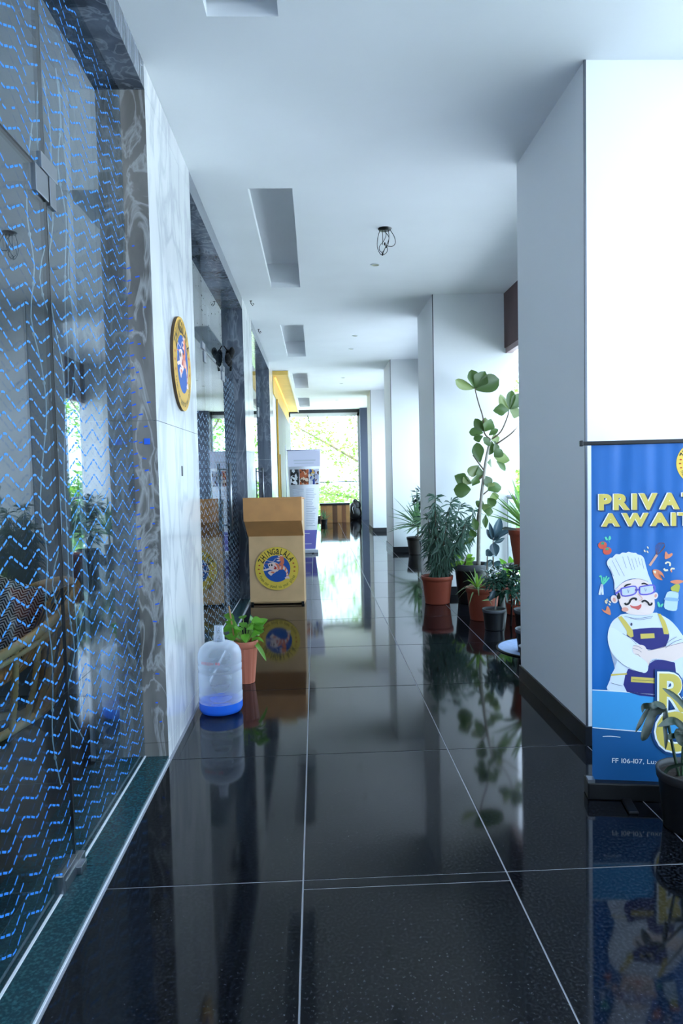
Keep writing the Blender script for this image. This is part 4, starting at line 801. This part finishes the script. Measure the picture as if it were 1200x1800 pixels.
for a in ART:
    m = INK[a[1]]; ly = a[2]
    if a[0] == 'p': pr.poly(a[3] if a[1] in ('band', 'deep', 'lens', 'gold') else smooth2(a[3], 3), m, ly)
    elif a[0] == 'l': pr.put(stroke([tuple(p) for p in catmull([(x, z, 0) for x, z in a[3]], 4)] if len(a[3]) > 2 else a[3], a[4]), m, ly)
    else: pr.put(oval(a[3], a[4], a[5], a[6]), m, ly)
pr.v = [(min(max(x, .0275), BW-.0205), y, z) for x, y, z in pr.v]
pr.build('chef_illustration', bn)
pr = Print()
for txt, u, v, h, w in (('PRIVAT', .057, 1.272, .066, .405), ('AWAIT', .068, 1.2, .054, .375)):
    for dx, dv, m, ly, of in ((.006, -.005, INK['navy'], 12, .065), (-.0045, .001, INK['white'], 13, .055), (.0, 0, INK['lettergold'], 14, .055)):
        pr.put(text2d(txt, h*1.35, u+dx, v+dv, of, 0, .09, width=w), m, ly)
pr.build('headline_lettering', bn)
pr = Print()
for ch, u, v, h, w in (('R', .305, .395, .165, .125), ('C', .292, .222, .17, .13), ('i', .45, .395, .165, .03), ('i', .45, .222, .165, .03)):
    for m, ly, of, g in ((INK['navy'], 12, .10, .018), (INK['white'], 13, .065, .008), (INK['lettergold'], 14, .03, 0)):
        pr.put(text2d(ch, h*1.38, u-g, v, of, 0, 0, width=w+2*g), m, ly)
pr.build('ornate_lettering', bn)
pr = Print(); pr.put(text2d('FF 106-107, Luxuria', .030, .11, .1535, .004, 0, .07, width=.245), INK['white'], 3); pr.build('address_lettering', bn)
emblem(bn, (.467, -.0012, 1.463), None, .093, .0008, 'printed_emblem')

# ------------------------------------------------------------------ white standing banner behind the podium
wb = empty('standing_banner', (-.2, 12.93, 0)); tag(wb, 'white and lilac standing banner with food photographs behind the podium', 'banner')
WBF = mat('white_banner_fabric', '#f6f6fc', .5); LIL = mat('lilac_print', '#8d86dc', .5); PAL = mat('pale_lilac_print', '#e4e3f6', .5); GTX = mat('grey_text_print', '#cdd1de', .6)
m = MB(); N = 16; V = []
def wbx(s, t): return (-.305+.0*t if s == 0 else .30-.13*(1-t)**1.5)*1 if s else -.305+.085*(1-t)**1.5
for i in range(N+1):
    t = i/N; z = .06+1.84*t; y = -.06*math.sin(math.pi*t)
    for k in range(2):
        V += [(wbx(0, t), y+k*.003, z), (wbx(1, t), y+k*.003, z)]
F = []
for i in range(N): o = i*4; F += [(o, o+1, o+5, o+4), (o+3, o+2, o+6, o+7), (o+1, o+3, o+7, o+5), (o+2, o, o+4, o+6)]
m.add(V, F); m.build('fabric', WBF, wb, True)
def onwb(name, rects, mt_):
    m = MB()
    for (u0, u1, z0, z1) in rects:
        k = 6; VV = []
        for i in range(k+1):
            z = z0+(z1-z0)*i/k; t = (z-.06)/1.84; a, b = wbx(0, t), wbx(1, t); y = -.06*math.sin(math.pi*t)-.003
            VV += [(a+(b-a)*u0, y, z), (a+(b-a)*u1, y, z)]
        m.add(VV, [(2*i, 2*i+1, 2*i+3, 2*i+2) for i in range(k)])
    return m.build(name, mt_, wb)
onwb('lilac_field', [(0.01, .99, .08, .43)], LIL); onwb('pale_field', [(.01, .99, 1.6, 1.89)], PAL)
rr = random.Random(2)
onwb('text_block', [(.55 if c else .12, (.55 if c else .12)+rr.uniform(.2, .36), 1.18-.032*i, 1.19-.032*i) for c in (0, 1) for i in range(22)], GTX)
onwb('heading', [(.18, .85, 1.70, 1.725), (.2, .8, 1.655, 1.668)], GTX); onwb('footer_text', [(.1, .7, .36, .375), (.1, .5, .33, .342), (.1, .25, .25, .258), (.15, .8, .17, .18)], WBF)
def photomat(name, cols, sc):
    m = mat(name, cols[0], .5); nt = m.node_tree; v = nt.nodes.new('ShaderNodeTexVoronoi'); v.inputs['Scale'].default_value = sc; tc = nt.nodes.new('ShaderNodeTexCoord'); cr = nt.nodes.new('ShaderNodeValToRGB'); cr.color_ramp.interpolation = 'CONSTANT'
    while len(cr.color_ramp.elements) < len(cols): cr.color_ramp.elements.new(.5)
    for i, c in enumerate(cols): cr.color_ramp.elements[i].position = i/len(cols); cr.color_ramp.elements[i].color = hx(c)
    sx = nt.nodes.new('ShaderNodeSeparateColor'); nt.links.new(tc.outputs['Object'], v.inputs['Vector']); nt.links.new(v.outputs['Color'], sx.inputs[0]); nt.links.new(sx.outputs[0], cr.inputs[0]); nt.links.new(cr.outputs[0], nt.nodes['Principled BSDF'].inputs['Base Color']); return m
PH = [photomat('monochrome_photo', ['#15161a', '#4a4c52', '#d8dade', '#f0f0f2', '#202226'], 22), photomat('food_photo', ['#7a3c1c', '#c8663a', '#e8b890', '#f2d8c0', '#5a2c16'], 24), photomat('kitchen_photo', ['#4a5058', '#c8ccd4', '#e6b860', '#2e4a9a', '#e8e8ea'], 22), photomat('guest_photo', ['#6a4630', '#e6e2ee', '#bfc0da', '#f0eef2'], 20)]
for (a, b), m_ in zip(((.06, .33), (.35, .64), (.66, .84), (.85, .96)), PH): onwb('photo', [(a, b, 1.27, 1.55)], m_)
MB().tube([(-.32, 0, 1.9), (.32, 0, 1.9)], .012, 8).build('top_rail', mat('pale_rail', '#c9c6dc', .4), wb, True)
MB().box(-.33, .22, -.03, .06, 0, .065, .01).build('base', mat('silver_base', '#cfd3da', .3), wb)
MB().tube([(-.335, .0, .05), (-.335, .0, 1.99)], .008, 8).build('side_pole', STEEL, wb)
for x in (-.2, .12): MB().box(x-.02, x+.02, -.14, .05, 0, .012).build('foot', BLACKP, wb)

# ------------------------------------------------------------------ ceiling fittings
wi = empty('wire_bundle', (.626, 5.94, ZC)); tag(wi, 'loose black wires hanging from a round black ceiling plate', 'wires')
MB().lathe([(0, -.012), (.05, -.012), (.058, 0)], 28).build('plate', BLACKP, wi, True)
for pts in ([(-.04, 0, -.01), (-.06, 0, -.08), (-.062, 0, -.16), (-.03, 0, -.215), (.015, 0, -.19), (.015, 0, -.14)], [(-.02, 0, -.01), (-.018, 0, -.09), (-.02, .01, -.13)], [(.045, 0, -.01), (.08, 0, -.07), (.085, 0, -.12), (.06, 0, -.145), (.015, 0, -.142)], [(.03, 0, -.01), (.034, 0, -.07), (.025, 0, -.13), (0, 0, -.16), (-.02, 0, -.21)], [(0, 0, -.01), (.01, 0, -.05), (-.01, 0, -.1), (-.045, .01, -.14), (-.045, 0, -.18), (-.02, 0, -.19), (.01, 0, -.14)], [(.0, .01, -.02), (.035, .01, -.07), (.01, 0, -.14)]):
    MB().tube(catmull(pts, 6), .0028, 6).build('wire', BLACKP, wi, True)
for p in ((-.022, 0, -.208), (.01, 0, -.145), (-.002, 0, -.125)): MB().ball(p, .008, .008, .014, 8, 6).build('connector', BLACKP, wi, True)
nm = ['just beyond the hanging wires', 'first of the pair in the third bay', 'second of the pair in the third bay', 'first of the pair in the fourth bay', 'second of the pair in the fourth bay', 'nearest the end window']
for (y, t) in zip((6.94, 10.45, 11.53, 14.96, 15.9, 19.4), nm):
    d = empty('downlight', (.633, y, ZC)); tag(d, 'small round recessed ceiling downlight, ' + t, 'downlight', 'ceiling downlights')
    MB().lathe([(.036, -.006), (.044, -.006), (.05, 0)], 24).build('ring', mat('white_ring', '#d8dcdf', .4), d, True)
    MB().lathe([(.036, -.006), (.03, .0), (.0, -.001)], 24).build('reflector', mat('beige_reflector', '#b3b29c', .3), d, True)
for (x, y, lb) in ((-.70, 8.3, 'small dark hook in the ceiling above the podium'), (-.74, 9.9, 'second small dark hook in the ceiling beyond the podium')):
    h = empty('ceiling_hook', (x, y, ZC)); tag(h, lb, 'hook'); MB().tube([(0, 0, 0), (0, 0, -.03), (.02, 0, -.055), (.035, 0, -.04), (.02, 0, -.025)], .005, 6).build('hook', BLACKP, h, True)
    MB().lathe([(0, -.004), (.014, -.003), (.016, 0)], 12).build('rose', BLACKP, h)

# fairy-light strings inside the near glass
FS = mat('clear_fairy_wire', '#c9dbe2', .3, trans=.3)
for i, (y, z0, z1) in enumerate([(2.50, 2.68, .35), (2.64, 2.93, .32), (2.72, 2.95, .42), (2.82, 3.02, .5), (2.87, 3.0, .45)]):
    s = empty('fairy_light_string', (XG-.05, y, z1)); tag(s, ['leftmost', 'second from left', 'middle', 'fourth from left', 'rightmost'][i]+' hanging fairy-light wire inside the near glass', 'string light', 'fairy-light wires inside the glass')
    q3 = random.Random(i); n = 14; h = z0-z1
    P = catmull([(q3.uniform(-.02, .02), q3.uniform(-.03, .03)*(1-k/n)+.02*math.sin(k+i), h*k/n) for k in range(n+1)], 3)
    MB().tube(P, .0022, 5).build('wire', FS, s)
    bd = [P[k] for k in range(2, len(P), 3)]
    bm_ = MB().ball((0, 0, 0), .0055, .0055, .008, 8, 6).mesh('bulb', True)
    for b in bd: obj('bulb', bm_, FS, s, b)

# ------------------------------------------------------------------ rattan chair behind the glass
RAT = mat('rattan_cane', '#e6bd82', .45, noise=.12, nscale=20); RAT2 = mat('wrapped_rattan', '#e0b070', .5, noise=.15, nscale=30)
ch = empty('rattan_chair', (-1.83, 4.0, 0)); tag(ch, 'round rattan basket chair with wrapped poles behind the near glass', 'chair')
def rim(a): x = .44*math.cos(a); y = .44*math.sin(a); return Vector((x, y, .62+.36*x+.34*y))
def foot(a): return Vector((.27*math.cos(a)+.0, .27*math.sin(a), .03+.13*max(0, math.cos(a))))
MB().tube([rim(R(i*6)) for i in range(61)], .026, 10, False).build('rim', RAT, ch, True)
MB().tube([rim(R(i*6))*1.0+Vector((0, 0, -.05)) for i in range(61)], .014, 8, False).build('under_rim', RAT, ch, True)
MB().tube([foot(R(i*6)) for i in range(61)], .024, 10, False).build('base_ring', RAT, ch, True)
for k in (-72, -54, -38, -24, -10, 4, 18, 40, 70, 100, 130, 160, 190, 220, 250, 270):
    a = R(k); P = [rim(a).lerp(foot(a), t)+Vector((math.cos(a), math.sin(a), 0))*.03*math.sin(math.pi*t) for t in [i/28 for i in range(29)]]
    MB().tube(P, [.019 if i % 2 else .0155 for i in range(29)], 8).build('wrapped_pole', RAT2, ch, True)
rods = MB()
for k in range(72):
    a = R(5*k); c = Vector((-.02, .02, .30)); P = [rim(a)+Vector((0, 0, -.03)), rim(a).lerp(c, .5)+Vector((0, 0, -.09)), c]
    rods.tube(catmull(P, 3), .004, 4)
stuff(rods.build('shell_rods', RAT, ch))
def zigmat():
    m = mat('zigzag_cushion_fabric', '#e8e8e6', .9); nt = m.node_tree; tc = nt.nodes.new('ShaderNodeTexCoord'); w = nt.nodes.new('ShaderNodeTexWave'); w.wave_type = 'BANDS'; w.bands_direction = 'Z'; w.inputs['Scale'].default_value = 16
    sx = nt.nodes.new('ShaderNodeSeparateXYZ'); pp = nt.nodes.new('ShaderNodeMath'); pp.operation = 'PINGPONG'; pp.inputs[1].default_value = .025; ad = nt.nodes.new('ShaderNodeMath'); ad.operation = 'ADD'; cx_ = nt.nodes.new('ShaderNodeCombineXYZ')
    nt.links.new(tc.outputs['Object'], sx.inputs[0]); nt.links.new(sx.outputs[0], pp.inputs[0]); nt.links.new(pp.outputs[0], ad.inputs[0]); nt.links.new(sx.outputs[2], ad.inputs[1]); nt.links.new(ad.outputs[0], cx_.inputs[2]); nt.links.new(cx_.outputs[0], w.inputs[0])
    cr = nt.nodes.new('ShaderNodeValToRGB'); cr.color_ramp.interpolation = 'CONSTANT'; cr.color_ramp.elements[1].position = .5; cr.color_ramp.elements[0].color = hx('#16171c'); cr.color_ramp.elements[1].color = hx('#e6e6e4')
    nt.links.new(w.outputs[0], cr.inputs[0]); nt.links.new(cr.outputs[0], nt.nodes['Principled BSDF'].inputs['Base Color']); return m
def cushion(name, loc, rot, s, m, label):
    mb = MB(); n = 12; V = []
    for sd in (1, -1):
        for i in range(n+1):
            for j in range(n+1):
                u, v = i/n*2-1, j/n*2-1; e = (1-u**4)*(1-v**4); k = 1-.08*(1-abs(u*v))
                V.append((u*s*k, sd*.09*max(0, e)**.6, v*s*k))
    N1 = (n+1)**2
    for sd in (0, 1):
        for i in range(n):
            for j in range(n):
                a = sd*N1+i*(n+1)+j; f = (a, a+1, a+n+2, a+n+1); mb.f.append(f if sd else f[::-1])
    mb.v = V; o = mb.build(name, m, None, True, loc, rot); tag(o, label, 'cushion'); return o
ZZ = zigmat(); RED = mat('red_cushion_fabric', '#8c2a2c', .9, noise=.3, nscale=40)
cushion('zigzag_cushion', (-1.87, 4.14, .68), (R(-15), R(25), R(15)), .22, ZZ, 'black and white zigzag cushion in the rattan chair')
cushion('red_cushion', (-2.14, 3.96, .60), (R(-25), R(-20), R(20)), .2, RED, 'red patterned cushion in the rattan chair beside the zigzag one')

# ------------------------------------------------------------------ far end: box bench, plant, bag
bx = empty('box_bench', (.12, 20.9, 0)); tag(bx, 'brown wooden box bench with black top before the end window', 'bench')
WT = [mat('plank_'+n, c, .45, noise=.1) for n, c in (('tan', '#a5764a'), ('umber', '#5e3f2a'), ('walnut', '#7a4e32'), ('ochre', '#b0814e'))]
for i, (a, b, k) in enumerate(((0, .18, 0), (.18, .36, 3), (.36, .5, 1), (.5, .64, 0), (.64, .76, 2), (.76, .88, 3))): MB().box(a+.002, b-.002, 0, .38, .0, .52, .003).build('plank', WT[k], bx)
MB().box(-.02, .88, -.02, .4, .52, .58, .004).build('top', BLACKP, bx)
fp = empty('low_palm', (.22, 20.3, 0)); tag(fp, 'small green palm on the floor beside the box bench', 'plant')
pot(fp, .1, .08, .14, BPOT); rosette(fp, (0, 0, .13), 18, .36, .03, YUD, 20, 85, .5, 0, 360, 21)
bg_ = empty('black_bag', (1.22, 21.95, 0)); tag(bg_, 'black bag slumped on the floor by the slate-blue pillar', 'bag')
m = MB()
for p in ((0, 0, .22, .2, .14, .22), (.03, .02, .45, .15, .12, .16), (-.06, -.03, .36, .12, .12, .2), (.0, 0, .58, .07, .06, .08)): m.ball(p[:3], *p[3:], 14, 10)
m.build('sack', BLACKP, bg_, True); MB().tube([(-.05, -.1, .5), (-.1, -.16, .36), (-.06, -.15, .2)], .012, 6).build('strap', mat('grey_strap', '#9a9aa0', .6), bg_, True)

# ------------------------------------------------------------------ outdoors: ground and trees
struct(MB().box(2.6, 7.5, 4, 10, -4.3, -4).box(2.6, 13, -90, 4, -4.3, -4).build('ground_near', mat('dimming_ground', '#39422f', .95, noise=.2, nscale=.5)), 'unseen dark ground added outside the near bays to dim the ceiling', 'ground')  # unseen ground, made dark here so less light bounces to the ceiling
struct(MB().box(2.6, 7.5, 10, 160, -4.3, -4).box(7.5, 160, 4, 160, -4.3, -4).box(13, 160, -90, 4, -4.3, -4).build('ground_outside', mat('pale_bounce_ground', '#e2e5e7', .9, noise=.1, nscale=.3)), 'pale ground outside below the corridor', 'ground')  # unseen ground, kept pale to bounce light onto the column fronts
struct(MB().box(-90, 2.6, YE+.6, 160, -4.3, -4).build('ground_end', mat('lawn', '#b4bf98', .95, noise=.2, nscale=.4)), 'lawn beyond the end window', 'ground')
TL = mat('tree_leaf_light', '#7fb048', .6, trans=.5, noise=.25, nscale=1.5); TL2 = mat('tree_leaf_mid', '#6c9c42', .6, trans=.45, noise=.25, nscale=1.5); TB = mat('tree_bark', '#6a5c48', .9)
def tree(loc, limbs, n, ls, m, label, seed, spread=.7):
    q = random.Random(seed); t = empty('tree', loc); tag(t, label, 'tree', 'trees outside'); fol = MB()
    for li, (pts, r) in enumerate(limbs):
        P = catmull(pts, 6); k = len(P); MB().tube(P, [max(.012, r*(1-.8*i/k)) for i in range(k)], 7).build('trunk' if li == 0 else 'branch', TB, t, True)
        if li == 0: continue
        for _ in range(n):
            i = q.randrange(k//3, k); c = P[i]+Vector((q.gauss(0, spread), q.gauss(0, spread), q.gauss(0, spread*.45)))
            a = Vector((q.gauss(0, 1), q.gauss(0, 1), q.gauss(0, .5))).normalized(); b = a.cross(Vector((q.gauss(0, 1), q.gauss(0, 1), q.gauss(0, 1)))).normalized(); l = ls*q.uniform(.6, 1.4)
            fol.add([c, c+a*l*.5+b*l*.28, c+a*l, c+a*l*.5-b*l*.28], [(0, 1, 2, 3)])
    stuff(fol.build('foliage', m, t)); return t
tree((5.2, 28.5, -4), [([(0, 0, 0), (-.1, 0, 3), (.1, 0, 7)], .22), ([(0, 0, 2.6), (-2, -.3, 4.9), (-4.1, -.5, 6.3), (-6, -.6, 7.4)], .09), ([(0, 0, 3.5), (-1.8, 0, 5.5), (-3.2, .2, 7.8), (-4.2, .3, 9.5)], .09), ([(-.0, 0, 4.6), (-1.5, .5, 7), (-2.6, .5, 9.5)], .08), ([(0, 0, 5), (1.5, 0, 7), (3, .3, 9)], .09), ([(0, 0, 2), (-1.6, .2, 3.6), (-3.5, .4, 4.4), (-5.6, .4, 4.8)], .07)], 1500, .15, TL, 'leafy tree right of the end window with slanting branches', 1, .6)
tree((-3, 36, -4), [([(0, 0, 0), (.1, 0, 2.5), (.2, 0, 4)], .2), ([(.1, 0, 2.4), (1.4, 0, 3.6), (3.4, 0, 4.3)], .08), ([(.1, 0, 2.6), (-1.5, .2, 4), (-3, .2, 4.6)], .08), ([(.2, 0, 3), (1.6, .3, 3.2), (4.5, .3, 3.6)], .08)], 2000, .17, TL, 'low spreading tree seen beyond the end window rail', 2, .8)
for i, (x, y, h, lb) in enumerate([(13, 14, 5.2, 'green tree outside beyond the third bay'), (14, 22, 6, 'green tree outside beyond the fourth bay'), (14, 6, 5, 'green tree outside beyond the second bay'), (15, -1, 5.2, 'green tree outside beyond the first bay'), (8.6, 28, 5.5, 'green tree outside past the corner of the corridor')]):
    q = random.Random(40+i); limbs = [([(0, 0, 0), (.1, .1, h*.5), (0, 0, h)], .16)]
    for k in range(9):
        a = 6.28*k/9+q.random(); z0 = h*q.uniform(.4, .75); limbs.append(([(0, 0, z0), (math.cos(a)*.9, math.sin(a)*.9, z0+h*.13), (math.cos(a)*1.9, math.sin(a)*1.9, z0+h*q.uniform(.15, .3))], .06))
    tree((x, y, -4), limbs, 700, .24, TL2 if i % 2 else TL, lb, 60+i, .5)
